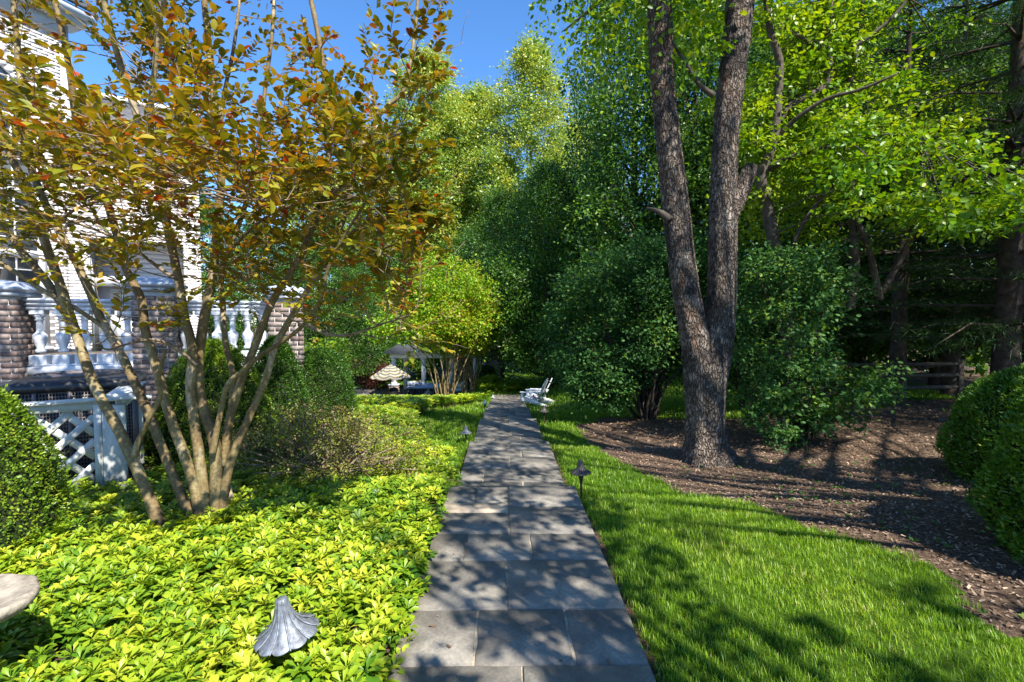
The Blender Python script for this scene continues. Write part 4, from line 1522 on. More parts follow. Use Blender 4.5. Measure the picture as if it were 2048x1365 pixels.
# ------------------------------------------------------------------ big shrubs by the trunk
def shrub(name, label, cat, base, ells, per, leaf, mat_leaf, n_stem, stem_h, seed, proto=LEAFR, tb=(0.2, 0.8), flat=0.7, spread=0.3, stem_mat='bark_far', srad=0.03, group=None):
    """ells: list of (centre (relative), radii, clump count, clump radius)."""
    r = np.random.default_rng(seed)
    z = float(zg(base[0], base[1]))
    t = thing(name, label, cat, (base[0], base[1], z), 0, group)
    C, Rr = [], []
    for c, rad, n, cr in ells:
        u = r.normal(0, 1, (n, 3))
        u /= np.linalg.norm(u, axis=1, keepdims=True)
        u *= (np.where(r.uniform(0, 1, n) < 0.25, r.uniform(0.95, 1.22, n), r.uniform(0.25, 1, n) ** 0.4))[:, None]
        C.append(np.array(c) + u * np.array(rad))
        Rr.append(cr * r.uniform(0.7, 1.3, n))
    C, Rr = np.concatenate(C), np.concatenate(Rr)
    ok = C[:, 2] > 0.12
    C, Rr = C[ok], Rr[ok]
    mb = MB()
    clumps(mb, proto, C, Rr, per, leaf, r, flat, 0.2, 0.6, tbase=r.uniform(tb[0], tb[1], len(C)))
    mb.build("foliage", mat_leaf, t)
    mb = MB()
    for i in range(n_stem):
        a = r.uniform(0, 2 * PI)
        b0 = np.array([math.cos(a), math.sin(a), 0]) * r.uniform(0.02, spread)
        e = C[r.integers(0, len(C))]
        m_ = b0 * 1.5 + np.array([0, 0, stem_h * r.uniform(0.5, 1)]) + (e - b0) * [0.25, 0.25, 0]
        mb.tube([b0 - [0, 0, 0.1], m_, e], [srad * r.uniform(0.7, 1.4), srad * 0.7, 0.008], 7, 0.2, 0.05)
    mb.build("stems", M[stem_mat], t, True)
    return t


sb = gp(1300, 838)
shrub("viburnum_shrub", "large dark green shrub with bare multiple stems behind the left of the forked trunk", "shrub", sb[:2],
      [((-0.75, 0, 2.1), (1.55, 1.3, 1.5), 130, 0.42), ((0.7, 0.2, 2.6), (1.3, 1.2, 1.5), 80, 0.42), ((-1.3, -0.5, 1.05), (0.8, 0.8, 0.55), 46, 0.3), ((-0.3, -0.6, 3.3), (1.5, 1.0, 0.7), 50, 0.4)],
      150, 0.08, M['viburnum'], 26, 1.2, 31, spread=0.28, srad=0.045)
sb = at(1600, 860, 7.9)
shrub("leafy_shrub", "loose mid green shrub arching low over the mulch right of the forked trunk", "shrub", sb[:2],
      [((-0.35, 0.2, 1.9), (0.85, 0.9, 1.2), 80, 0.30), ((0.25, -0.3, 0.95), (0.75, 0.7, 0.6), 46, 0.22), ((-0.55, -0.5, 0.55), (0.5, 0.4, 0.4), 18, 0.16), ((0.1, 0.2, 2.7), (0.9, 0.9, 0.5), 30, 0.3)],
      95, 0.07, M['viburnum'], 18, 1.0, 32, tb=(0.35, 0.95), spread=0.2, srad=0.02)
shrub("viburnum_shrub", "dark green shrub in the gap between the forked trunk and the loose arching shrub", "shrub", at(1500, 800, 11.5)[:2],
      [((-0.4, 0, 2.2), (1.5, 1.0, 1.8), 110, 0.42)], 110, 0.085, M['viburnum'], 14, 1.5, 33, srad=0.03)
sb = gp(745, 792)
shrub("red_maple_shrub", "small dark red leaved maple behind the striped umbrella", "shrub", (-9.6, 35.6),
      [((0, 0, 1.2), (1.6, 1.2, 1.0), 70, 0.4), ((0.9, -0.4, 0.6), (1.2, 0.8, 0.5), 30, 0.3)], 60, 0.13, M['red'], 8, 0.6, 34, proto=LEAF4, stem_mat='bark_far')
for k_, (u, v, d, lab, s) in enumerate([(888, 797, 22.0, "yellow green crape myrtle with many pale stems beside the hot tub", 1.13), (938, 780, 25.5, "smaller yellow green crape myrtle behind the first, near the path end", 0.95)]):
    b_ = at(u, v, d)
    shrub("lime_crape_myrtle", lab, "tree", b_[:2],
          [((-0.3, 0, 3.9 * s), (2.0 * s, 1.7 * s, 1.2 * s), 120, 0.55 * s), ((-0.7, -0.3, 3.05 * s), (1.9 * s, 1.5 * s, 0.5 * s), 60, 0.42 * s), ((0.1, 0, 4.9 * s), (1.6 * s, 1.3 * s, 0.9 * s), 60, 0.5 * s)],
          95, 0.145, M['lime'], 17, 1.7 * s, 41 + k_, proto=LEAF4, tb=(0.3, 0.85), spread=0.3, stem_mat='bark_smooth', srad=0.04)
    # real height check happens in the render

# ------------------------------------------------------------------ clipped box shrubs
def topiary(label, base, rx, ry, h, n, leaf, mat_leaf, seed, p=2.4, cone=0.0, name="box_shrub", z=None, group="clipped box shrubs"):
    r = np.random.default_rng(seed)
    z = float(zg(base[0], base[1])) if z is None else z
    t = thing(name, label, "shrub", (base[0], base[1], z), 0, group)

    def radius(s):
        dome = (1 - np.clip(s, 0, 1) ** p) ** (1 / p)
        co = (1 - np.clip(s, 0, 1)) * 0.95 + 0.05 * np.sqrt(np.clip(1 - s, 0, 1))
        foot = 0.86 + 0.14 * smooth01(s / 0.25)
        return (dome * (1 - cone) + co * cone) * foot

    def lump(th, s):
        return 1 + 0.045 * np.sin(3 * th + 7 * s + seed) + 0.03 * np.sin(7 * th - 9 * s) + 0.022 * np.sin(13 * th + 17 * s + seed)

    # leaves over the surface, denser where the area is larger
    m_ = int(n * 1.5)
    s = r.uniform(0, 1, m_) ** 0.9
    th = r.uniform(0, 2 * PI, m_)
    s = np.where(r.uniform(0, 1, m_) < 0.22, 1 - r.uniform(0, 0.25, m_) ** 1.3, s)
    R = radius(s) * lump(th, s)
    pos = np.stack([rx * R * np.cos(th), ry * R * np.sin(th), h * s * (1 + 0.02 * np.sin(5 * th))], 1)
    nrm = np.stack([np.cos(th) / rx, np.sin(th) / ry, (s ** 2) * 1.2 / h + cone * 0.3], 1)
    nrm /= np.linalg.norm(nrm, axis=1, keepdims=True)
    tuft = np.sin(19 * th + 3 * np.sin(9 * s)) * np.sin(23 * s + 2 * np.sin(5 * th))
    pos += nrm * (r.normal(-0.008, leaf * 0.55, m_) + 0.018 * tuft + np.where(r.uniform(0, 1, m_) < 0.02, leaf * 1.6, 0))[:, None]
    # short upright shoots
    tint = np.clip(0.5 + 0.14 * np.sin(9 * th + 11 * s) + r.normal(0, 0.2, m_), 0, 1)
    d = nrm * 0.8 + r.normal(0, 0.5, (m_, 3)) + [0, 0, 0.35]
    nn = nrm + r.normal(0, 0.55, (m_, 3)) + [0, 0, 0.3]
    mb = MB()
    mb.stamp(LEAF4, pos, frames(d, nn), leaf * r.uniform(0.7, 1.3, m_), tint)
    mb.build("foliage", mat_leaf, t)
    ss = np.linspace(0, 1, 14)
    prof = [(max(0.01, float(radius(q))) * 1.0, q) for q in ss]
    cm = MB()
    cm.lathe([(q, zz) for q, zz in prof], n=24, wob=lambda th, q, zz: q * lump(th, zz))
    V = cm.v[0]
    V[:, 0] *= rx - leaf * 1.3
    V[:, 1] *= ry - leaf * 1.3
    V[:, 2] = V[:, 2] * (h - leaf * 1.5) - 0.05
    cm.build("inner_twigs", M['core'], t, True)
    return t


b_ = at(12, 930, 3.35)
topiary("round clipped box shrub at the left edge in front of the lattice", (b_[0] - 0.2, b_[1]), 0.46, 0.55, 1.22, 17000, 0.024, M['box'], 1, 2.2, 0.25)
topiary("sunlit clipped box shrub directly behind the bronze tree stems", at(430, 870, 6.1)[:2], 0.82, 0.75, 1.42, 21000, 0.028, M['box'], 2, 2.2, 0.45)
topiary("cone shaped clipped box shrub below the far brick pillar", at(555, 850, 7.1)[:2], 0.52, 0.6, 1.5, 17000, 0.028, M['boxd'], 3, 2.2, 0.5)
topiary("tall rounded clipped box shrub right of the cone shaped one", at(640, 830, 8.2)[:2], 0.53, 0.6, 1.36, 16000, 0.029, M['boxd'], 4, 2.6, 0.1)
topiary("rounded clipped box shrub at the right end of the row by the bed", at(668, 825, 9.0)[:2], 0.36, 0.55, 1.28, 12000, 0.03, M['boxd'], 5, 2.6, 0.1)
b_ = at(1975, 1120, 3.4)
topiary("large clipped box hedge at the right edge nearest the lawn", (4.38, 3.1), 0.84, 0.85, 1.3, 32000, 0.036, M['boxm'], 6, 3.0, 0.0)
b_ = at(1880, 980, 5.2)
topiary("clipped box hedge farther back at the right edge over the mulch", (6.05, 5.1), 1.02, 0.95, 1.27, 34000, 0.034, M['boxm'], 7, 2.4, 0.0)
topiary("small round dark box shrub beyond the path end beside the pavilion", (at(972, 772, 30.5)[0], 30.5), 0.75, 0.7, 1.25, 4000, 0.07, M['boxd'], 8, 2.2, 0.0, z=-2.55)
shrub("arching_shrub", "light green leafy shrub behind the cone and the rounded box shrub", "shrub", at(660, 790, 10.2)[:2],
      [((-0.1, 0, 1.35), (0.45, 0.4, 0.3), 22, 0.2)], 60, 0.08, M['lime'], 10, 0.7, 51)

# brownish twiggy shrub in the ground cover
sb = at(655, 975, 5.35)
shrub("barberry_shrub", "low twiggy brownish shrub spreading in the ground cover beside the lawn", "shrub", sb[:2],
      [((0, 0, 0.34), (1.0, 0.75, 0.4), 190, 0.15), ((-0.2, 0.2, 0.55), (0.7, 0.5, 0.28), 80, 0.13)], 80, 0.03, M['barb'], 150, 0.3, 61, proto=LEAF4, spread=0.45, stem_mat='twig', srad=0.006, tb=(0.1, 0.9))

# ------------------------------------------------------------------ ground cover (far too many plants to count)
r = np.random.default_rng(77)


def pachy_proto(proto, seed):
    q = np.random.default_rng(seed)
    mb = MB()
    low = LEAF4 if proto is not LEAF4 else None
    for (n, z, el, ln, tb) in ((4, 0.0, 0.75, 0.042, 0.2), (6, -0.006, 0.42, 0.058, 0.12), (6, -0.03, 0.08, 0.062, -0.06), (4, -0.07, -0.1, 0.062, -0.25)):
        a = q.uniform(0, 2 * PI) + np.arange(n) * 2 * PI / n + q.normal(0, 0.2, n)
        e = el + q.normal(0, 0.15, n)
        d = np.stack([np.cos(a) * np.cos(e), np.sin(a) * np.cos(e), np.sin(e)], 1)
        u = np.stack([-np.cos(a) * np.sin(e), -np.sin(a) * np.sin(e), np.cos(e)], 1) + q.normal(0, 0.15, (n, 3))
        if low is None and z < -0.05:
            continue
        mb.stamp(low if low is not None and z < -0.02 else proto, d * 0.006 + [0, 0, z], frames(d, u), ln * q.uniform(0.8, 1.2, n), tb + q.normal(0, 0.05, n) + 0.5)
    V, T = np.concatenate(mb.v), np.concatenate(mb.t)
    A = np.concatenate(mb.a) - 0.5
    st = np.array([(-0.003, 0, 0), (0.003, 0, 0), (0.003, 0, -0.16), (-0.003, 0, -0.16)])
    n = len(V)
    return np.concatenate([V, st]), np.concatenate([T, [[n, n + 1, n + 2], [n, n + 2, n + 3]]]), np.concatenate([A, np.full(4, -0.3)])


hi = [pachy_proto(LEAF_PACHY, s) for s in range(4)]
lo = [pachy_proto(LEAF_PACHY2, s) for s in range(10, 13)]
far_ = [pachy_proto(LEAF4, s) for s in range(20, 22)]
gc = MB()


def in_bed(x, y):
    wob = 0.05 * np.sin(y * 5.1) + 0.035 * np.sin(y * 11.3 + 1)
    m = in_poly(x, y, BED) & (x < -0.50 + wob + np.where(y < 3.2, 0.03, 0.0)) | (in_poly(x, y, BED2))
    m &= ~((x < -3.55) & (x > -6) & (y > 4.45) & (y < 6))
    return m


for (y0, y1, dens, protos, sc, hgt) in ((0.9, 3.6, 290, hi, 1.0, 0.20), (3.6, 6.5, 180, lo, 1.05, 0.20), (6.5, 11, 100, lo, 1.3, 0.2), (11, 21, 60, far_, 1.9, 0.26), (21, 33, 40, far_, 2.2, 0.28)):
    x0, x1 = -1.25 * y1 - 0.3, 0.4 if y0 < 20 else 2
    x0 = max(x0, -9)
    n = int((x1 - x0) * (y1 - y0) * dens)
    x, y = r.uniform(x0, x1, n), r.uniform(y0, y1, n)
    ok = in_bed(x, y)
    x, y = x[ok], y[ok]
    u, v, d = to_px(np.stack([x, y, zg(x, y)], 1))
    ok = (u > -150) & (u < 2200) & (v < 1520)
    x, y = x[ok], y[ok]
    n = len(x)
    edge = smooth01((-0.42 - x) / 0.18)
    z = zg(x, y) + hgt * (0.52 + 0.48 * edge) * r.uniform(0.75, 1.1, n) * sc ** 0.3 + 0.02 * np.sin(x * 4) * np.sin(y * 3.3)
    a = r.uniform(0, 2 * PI, n)
    tl = r.normal(0, 0.2, (n, 2)) + np.stack([0.25 * (1 - edge), -0.05 * np.ones(n)], 1)
    up = np.stack([tl[:, 0], tl[:, 1], np.ones(n)], 1)
    up /= np.linalg.norm(up, axis=1, keepdims=True)
    dr = np.stack([np.cos(a), np.sin(a), np.zeros(n)], 1)
    B = frames(dr, up)
    B[:, :, 2] = up
    B[:, :, 1] = np.cross(up, B[:, :, 0])
    tn = np.clip(0.6 + r.normal(0, 0.15, n) + 0.08 * np.sin(x * 2.3 + 1) * np.sin(y * 1.9), 0, 1)
    k = r.integers(0, len(protos), n)
    for i, pr in enumerate(protos):
        s = k == i
        gc.stamp(pr, np.stack([x, y, z], 1)[s], B[s], (sc * r.uniform(0.75, 1.3, n))[s], tn[s])
tag(gc.build("ground_cover", M['pachy']), kind='stuff')

# ------------------------------------------------------------------ lawn grass
def tuft_proto(n, h, w, spread, seed):
    q = np.random.default_rng(seed)
    V, T, A = [], [], []
    for i in range(n):
        p = np.append(q.normal(0, spread, 2), 0)
        a = q.uniform(0, 2 * PI)
        lean = q.uniform(0.1, 0.9) * h
        d = np.array([math.cos(a), math.sin(a), 0])
        s = np.array([-d[1], d[0], 0]) * w / 2
        hh = h * q.uniform(0.6, 1.25)
        o = len(V)
        m_ = p + d * lean * 0.35 + [0, 0, hh * 0.62]
        V += [p - s, p + s, m_ + s * 0.8, m_ - s * 0.8, p + d * lean + [0, 0, hh]]
        T += [(o, o + 1, o + 2), (o, o + 2, o + 3), (o + 3, o + 2, o + 4)]
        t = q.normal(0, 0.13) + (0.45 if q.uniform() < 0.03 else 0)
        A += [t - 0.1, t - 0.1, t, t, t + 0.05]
    return np.array(V), np.array(T), np.array(A)


gr = MB()
for (x0, x1, y0, y1, dens, n, h, w, sp, ms) in ((0.6, 4.2, 1.3, 4.6, 660, 12, 0.037, 0.0032, 0.02, 0.05), (-1.6, 5.2, 4.6, 8.0, 240, 12, 0.042, 0.0055, 0.032, 0.06), (-4, 8, 8, 14, 110, 12, 0.055, 0.009, 0.06, 0.08), (-8, 14, 14, 30, 22, 12, 0.08, 0.02, 0.14, 0.15)):
    m_ = int((x1 - x0) * (y1 - y0) * dens)
    x, y = r.uniform(x0, x1, m_), r.uniform(y0, y1, m_)
    jx, jy = x + r.normal(0, 0.025, m_), y + r.normal(0, 0.025, m_)
    ok = lawn_mask(jx, jy) & ~in_path(x, y, -0.008)
    x, y = x[ok], y[ok]
    u, v, d = to_px(np.stack([x, y, zg(x, y)], 1))
    ok = (u > -60) & (u < 2120) & (v < 1440)
    x, y = x[ok], y[ok]
    m_ = len(x)
    a = r.uniform(0, 2 * PI, m_)
    c, s, o, i1 = np.cos(a), np.sin(a), np.zeros(m_), np.ones(m_)
    B = np.stack([np.stack([c, -s, o], 1), np.stack([s, c, o], 1), np.stack([o, o, i1], 1)], 1)
    tn = np.clip(0.5 + r.normal(0, 0.1, m_) + 0.16 * np.sin(x * 1.9 + 0.4 * y) * np.sin(y * 1.4) + 0.1 * np.sin(x * 5.3) * np.sin(y * 4.1), 0, 1)
    k = r.integers(0, 4, m_)
    for i in range(4):
        q = k == i
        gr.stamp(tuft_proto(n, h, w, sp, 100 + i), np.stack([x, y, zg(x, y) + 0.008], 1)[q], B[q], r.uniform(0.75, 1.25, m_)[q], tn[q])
tag(gr.build("grass", M['grass']), kind='stuff')

# ------------------------------------------------------------------ wood chips and litter on the mulch
CHIP = P3([(-0.5, -0.16, 0), (0.45, -0.2, 0.05), (0.55, 0.12, 0.0), (-0.42, 0.2, 0.06)], [(0, 1, 2), (0, 2, 3)])
mb = MB()
for (x0, x1, y0, y1, dens, s0) in ((1.6, 7, 2, 7.5, 850, 0.028), (0.8, 14, 7.5, 14, 200, 0.045)):
    n = int((x1 - x0) * (y1 - y0) * dens)
    x, y = r.uniform(x0, x1, n), r.uniform(y0, y1, n)
    jx, jy = x + r.normal(0, 0.05, n), y + r.normal(0, 0.05, n)
    ok = in_poly(jx, jy, MUL)
    x, y = x[ok], y[ok]
    n = len(x)
    a = r.uniform(0, 2 * PI, n)
    d = np.stack([np.cos(a), np.sin(a), r.normal(0, 0.25, n)], 1)
    mb.stamp(CHIP, np.stack([x, y, zg(x, y) + r.uniform(0.002, 0.022, n)], 1), frames(d, r.normal(0, 0.3, (n, 3)) + [0, 0, 1]), s0 * r.uniform(0.4, 1.5, n), r.beta(2, 2.6, n))
tag(mb.build("wood_chips", M['chip']), kind='stuff')
mb = MB()
n = 420
y = np.concatenate([r.normal(12.6, 0.9, 330), r.uniform(2, 12, 90)])
x = r.uniform(-0.45, 0.6, n)
z = np.array([max(1.65 - t[2] for t in TER if t[0] <= q <= t[1]) if 0.9 < q < 21.8 else -9 for q in y]) + 0.006
a = r.uniform(0, 2 * PI, n)
mb.stamp(CHIP, np.stack([x, y, z], 1), frames(np.stack([np.cos(a), np.sin(a), r.normal(0, 0.2, n)], 1), r.normal(0, 0.25, (n, 3)) + [0, 0, 1]), r.uniform(0.012, 0.04, n), r.beta(1.5, 3, n))
tag(mb.build("leaf_litter", M['chip']), kind='stuff')
# weeds sprouting through the mulch
mb = MB()
n = 260
x, y = r.uniform(2.2, 6.5, n), r.uniform(2.5, 6.5, n)
ok = in_poly(x, y, MUL)
x, y = x[ok], y[ok]
n = len(x)
for i in range(5):
    a = r.uniform(0, 2 * PI, n)
    mb.stamp(LEAF4, np.stack([x, y, zg(x, y) + 0.02], 1), frames(np.stack([np.cos(a), np.sin(a), 0.5 * np.ones(n)], 1), r.normal(0, 0.3, (n, 3)) + [0, 0, 1]), r.uniform(0.02, 0.05, n), r.uniform(0.3, 0.8, n))
tag(mb.build("weeds", M['maple']), kind='stuff')

# ------------------------------------------------------------------ path lights
def path_light(label, loc3, dia, h, mat_hat, mat_stem, tilt=(0, 0), rot=0.0, lobes=12):
    t = thing("path_light", label, "path light", loc3, rot, "flower shaped path lights along the walk")
    t.rotation_euler = (tilt[0], tilt[1], rot)
    R = dia / 2
    hat = MB()
    prof = [(0.20, 0.0, 1), (0.16, 0.02, 0.2), (0.18, -0.05, 0.3), (0.21, -0.2, 0.5), (0.27, -0.42, 0.75), (0.37, -0.64, 0.95), (0.53, -0.84, 1.0), (0.76, -0.99, 1.0), (1.0, -1.07, 1.0), (1.005, -1.1, 1.0), (0.9, -1.06, 1.0), (0.6, -0.92, 0.8), (0.3, -0.6, 0.4)]
    n = lobes * 6
    th = np.linspace(0, 2 * PI, n, endpoint=False)
    V = []
    for q, z, am in prof[1:]:
        ph = (th * lobes / (2 * PI)) % 1.0
        bow = np.sin(PI * ph)             # panels bow in between raised ribs
        edge = q * (1 - 0.11 * am * (1 - bow) ** 1.5) if q > 0.25 else q * np.ones(n)
        zz = z + (-0.03 * bow * am if q > 0.7 else 0 * bow)
        V.append(np.stack([R * edge * np.cos(th), R * edge * np.sin(th), h + 1.06 * R * 1.12 + zz * R * 1.12], 1))
    k = len(V)
    V = np.concatenate(V)
    i = np.arange(n)
    j = (i + 1) % n
    Q = np.concatenate([np.stack([a * n + j, a * n + i, (a + 1) * n + i, (a + 1) * n + j], 1) for a in range(k - 1)])
    V = np.concatenate([V, [[0, 0, h + 1.06 * R * 1.12 + 0.02 * R]]])
    hat.add(V, tris=np.stack([np.full(n, len(V) - 1), i, j], 1), quads=Q)
    hat.build("lamp_shade", mat_hat, t, False)
    rb = MB()
    for a in np.arange(lobes) * 2 * PI / lobes:
        rb.tube([(R * q * math.cos(a) * 1.005, R * q * math.sin(a) * 1.005, h + 1.06 * R * 1.12 + z * R * 1.12) for q, z, _ in prof[1:9]], [0.03 * R] * 8, 5)
    rb.build("ribs", mat_hat, t)
    st = MB()
    st.lathe([(0.012, -0.15), (0.011, h * 0.35), (0.013, h * 0.6), (0.022, h * 0.78), (0.034, h * 0.95), (0.036, h + 0.03)], n=12)
    st.build("stake", mat_stem, t, True)
    return t


c = at(603, 1262, 2.2)
path_light("large grey flower shaped path light leaning over the bright ground cover in front", (c[0] - 0.03, c[1], 0.0), 0.27, c[2] + 0.01, M['patina'], M['stem_metal'], (0.06, -0.12), 0.2, 10)
c = gp(1163, 1000)
path_light("dark bronze path light on the sunlit lawn right of the path", c, 0.21, 0.285, M['bronze'], M['stem_metal'], (0.0, -0.03))
c = gp(932, 888)
path_light("pale blue grey path light on the shaded lawn left of the path", c, 0.205, 0.20, M['patina'], M['stem_metal'], (0, 0.0))
c = gp(1088, 852)
path_light("dark path light on the grass right of the path before the white chairs", c, 0.20, 0.31, M['bronze'], M['stem_metal'])
c = gp(970, 832)
path_light("blue path light on the left lawn beside the far path steps", c, 0.19, 0.36, M['lamp_blue'], M['stem_metal'])
c = gp(986, 812)
path_light("pale path light left of the far path end", c, 0.21, 0.34, M['lamp_light'], M['lamp_light'])
c = gp(1067, 812)
path_light("brown path light in front of the nearer white chair", c, 0.19, 0.32, M['bronze'], M['stem_metal'])
c = gp(1058, 808)
path_light("small green path light beside the front leg of the nearer white chair", c, 0.15, 0.38, M['lamp_blue'], M['stem_metal'])

# ------------------------------------------------------------------ stone basin at the lower left
c = at(-20, 1212, 1.95)
bs = thing("stone_bird_bath", "rough tan stone bird bath with shallow bowl at the lower left corner", "bird bath", (c[0] - 0.17, c[1], 0.0))
W = lambda th, q, z: q * (1 + 0.03 * np.sin(3 * th + 0.5) + 0.02 * np.sin(7 * th) + 0.012 * np.sin(13 * th))
top = c[2]
mb = MB()
mb.lathe([(0.1, top - 0.09), (0.22, top - 0.065), (0.265, top - 0.03), (0.268, top - 0.006), (0.255, top + 0.002), (0.225, top - 0.002), (0.16, top - 0.016), (0.06, top - 0.022), (0.005, top - 0.022)], n=48, wob=W)
mb.build("bowl", M['basin'], bs, True)
mb = MB()
mb.lathe([(0.15, -0.1), (0.14, 0.05), (0.1, 0.1), (0.085, top * 0.6), (0.11, top - 0.08)], n=20)
mb.build("pedestal", M['basin'], bs, True)

# ------------------------------------------------------------------ white slatted garden chairs
def adirondack(label, loc3, rz):
    t = thing("slatted_garden_chair", label, "garden chair", loc3, rz, "white slatted garden chairs at the path end")
    mb = MB()
    for i in range(5):
        x = 0.02 + 0.105 * i
        mb.bar((x, -0.27, 0.36 - 0.26 * x), (x, 0.27, 0.36 - 0.26 * x), 0.09, 0.02)
    mb.build("seat", M['adir'], t)
    for s in (-0.3, 0.3):
        MB().bar((-0.02, s, 0.35), (0.98, s, 0.04), 0.03, 0.13, bevel=0.005).build("rear_leg", M['adir'], t)
        MB().box((-0.02, s * 1.1, 0.28), (0.12, 0.03, 0.56), bevel=0.004).build("front_leg", M['adir'], t)
        MB().box((0.3, s * 1.17, 0.575), (0.80, 0.15, 0.025), bevel=0.006).build("armrest", M['adir'], t)
    for i in range(7):
        y = (i - 3) * 0.085
        top_ = 1.02 - 0.35 * (abs(i - 3) / 3) ** 2 * 0.42
        a = np.array([0.48, y * 0.85, 0.22])
        MB().bar(a, a + np.array([0.38, y * 0.18, 0.86]) * (top_ - 0.22) / 0.8, 0.076, 0.02, up=(1, 0, -0.45)).build("slat", M['adir'], t)
    mb = MB()
    mb.bar((0.68, -0.36, 0.56), (0.68, 0.36, 0.56), 0.03, 0.07)
    mb.bar((0.56, -0.3, 0.3), (0.56, 0.3, 0.3), 0.03, 0.06)
    mb.build("back_rail", M['adir'], t)
    return t


c = gp(1048, 806)
z_ = float(zg(0.93, 18.4))
adirondack("nearer white slatted garden chair facing left beside the path end", (0.78, 18.2, float(zg(1.0, 18.2))), R_(-20))
adirondack("farther white slatted garden chair with its back rising behind the nearer one", (1.05, 19.5, float(zg(1.3, 19.5))), R_(-12))

# ------------------------------------------------------------------ patio furniture far on the left
PD = 28.5
u0 = at(782, 800, PD)
um = thing("patio_umbrella", "round patio umbrella with yellow and white striped canopy", "umbrella", (u0[0], u0[1], PZ0))
zt = 2.42
for k in range(8):
    a0, a1 = k * PI / 4 + 0.2, (k + 1) * PI / 4 + 0.2
    V = []
    for q, z in ((0.03, zt), (0.4, zt - 0.20), (0.8, zt - 0.47), (1.19, zt - 0.73)):
        for t_ in np.linspace(0, 1, 5):
            a = a0 + (a1 - a0) * t_
            sag = -0.06 * q * math.sin(PI * t_) ** 1.0
            cc = math.cos(PI / 8) / math.cos((t_ - 0.5) * PI / 4)
            V.append((q * cc * math.cos(a), q * cc * math.sin(a), z + sag))
    V = np.array(V)
    Q = [(i * 5 + j, i * 5 + j + 1, i * 5 + 6 + j, i * 5 + 5 + j) for i in range(3) for j in range(4)]
    V2 = V - [0, 0, 0.012]
    Q2 = [tuple(x + 20 for x in q[::-1]) for q in Q]
    MB().add(np.concatenate([V, V2]), quads=Q + Q2 + [(15 + j, 35 + j, 36 + j, 16 + j) for j in range(4)]).build("canopy_panel", M['canvas'], um)
MB().lathe([(0.02, 0.02), (0.02, zt), (0.03, zt + 0.02), (0.012, zt + 0.1)], n=10).build("pole", M['bronze'], um)
rb = MB()
for k in range(8):
    a = k * PI / 4 + 0.2
    rb.bar((0.03 * math.cos(a), 0.03 * math.sin(a), zt - 0.04), (1.15 * math.cos(a), 1.15 * math.sin(a), zt - 0.75), 0.015, 0.015)
rb.build("ribs", M['bronze'], um)
MB().lathe([(0.26, 0.0), (0.25, 0.06), (0.06, 0.1), (0.03, 0.3)], n=16).build("base", M['bronze'], um)
tb_ = thing("patio_table", "dark round patio table under the striped umbrella", "table", (u0[0], u0[1], PZ0))
tm = MB()
tm.lathe([(0.06, 0.7), (0.62, 0.7), (0.64, 0.72), (0.62, 0.74), (0.06, 0.74)], n=28)
tm.build("table_top", M['bronze'], tb_)
for k in range(4):
    a = k * PI / 2 + 0.4
    MB().bar((0.5 * math.cos(a), 0.5 * math.sin(a), 0), (0.4 * math.cos(a), 0.4 * math.sin(a), 0.7), 0.05, 0.05).build("leg", M['bronze'], tb_)


def wicker(label, loc3, rz):
    t = thing("wicker_chair", label, "chair", loc3, rz, "dark wicker chairs round the patio table")
    MB().box((0, 0, 0.40), (0.54, 0.54, 0.10), bevel=0.03).build("seat", M['wicker'], t)
    mb = MB()
    pts = [(0.27, 0.26), (0.0, 0.30), (-0.22, 0.24), (-0.30, 0.0), (-0.22, -0.24), (0.0, -0.30), (0.27, -0.26)]
    hs = [0.62, 0.66, 0.82, 0.9, 0.82, 0.66, 0.62]
    P, H = spline([(x, y, h) for (x, y), h in zip(pts, hs)], hs, 0.06)
    n = len(P)
    V = np.concatenate([np.c_[P[:, :2], np.full(n, 0.35)], P, np.c_[P[:, :2] * 0.9, np.full(n, 0.35)], P * [0.9, 0.9, 1]])
    Q = [(i, i + 1, n + i + 1, n + i) for i in range(n - 1)] + [(2 * n + i + 1, 2 * n + i, 3 * n + i, 3 * n + i + 1) for i in range(n - 1)] + [(n + i, n + i + 1, 3 * n + i + 1, 3 * n + i) for i in range(n - 1)]
    mb.add(V, quads=Q)
    mb.build("backrest", M['wicker'], t)
    for sx in (-0.24, 0.24):
        for sy in (-0.24, 0.24):
            MB().bar((sx * 1.1, sy * 1.1, 0), (sx, sy, 0.38), 0.05, 0.05).build("leg", M['wicker'], t)


wicker("dark wicker chair left of the table beside the low brick wall", (u0[0] - 1.0, u0[1] - 0.3, PZ0), R_(15))
wicker("dark wicker chair right of the table next to the hot tub", (u0[0] + 1.0, u0[1] + 0.4, PZ0), R_(190))
wicker("dark wicker chair behind the table under the striped umbrella", (u0[0] - 0.1, u0[1] + 1.05, PZ0), R_(-85))

ht0 = at(848, 790, 29.3)
ht = thing("hot_tub", "dark brown hot tub with pale blue padded cover", "hot tub", (ht0[0] + 0.05, ht0[1] + 0.6, PZ0))
MB().box((0, 0, 0.47), (2.0, 2.0, 0.92), bevel=0.04).build("cabinet", M['tub'], ht)
for k in range(12):
    MB().box((-0.92 + k * 0.167, -1.01, 0.49), (0.145, 0.02, 0.84), bevel=0.006).build("plank", M['tub'], ht)
MB().box((0, 0, 0.06), (2.04, 2.04, 0.12), bevel=0.02).build("base", M['tubcover'], ht)
MB().box((0, 0, 0.98), (2.1, 2.1, 0.11), bevel=0.04).build("cover", M['tubcover'], ht)
rc = thing("rolled_cushion", "rolled pale blue and tan cushion lying on the hot tub cover", "cushion", (ht0[0] - 0.6, ht0[1] + 0.2, PZ0 + 1.035))
MB().tube([(-0.4, 0, 0.13), (0.4, 0, 0.13)], [0.14, 0.14], 14).build("roll", M['tubcover'], rc, True)
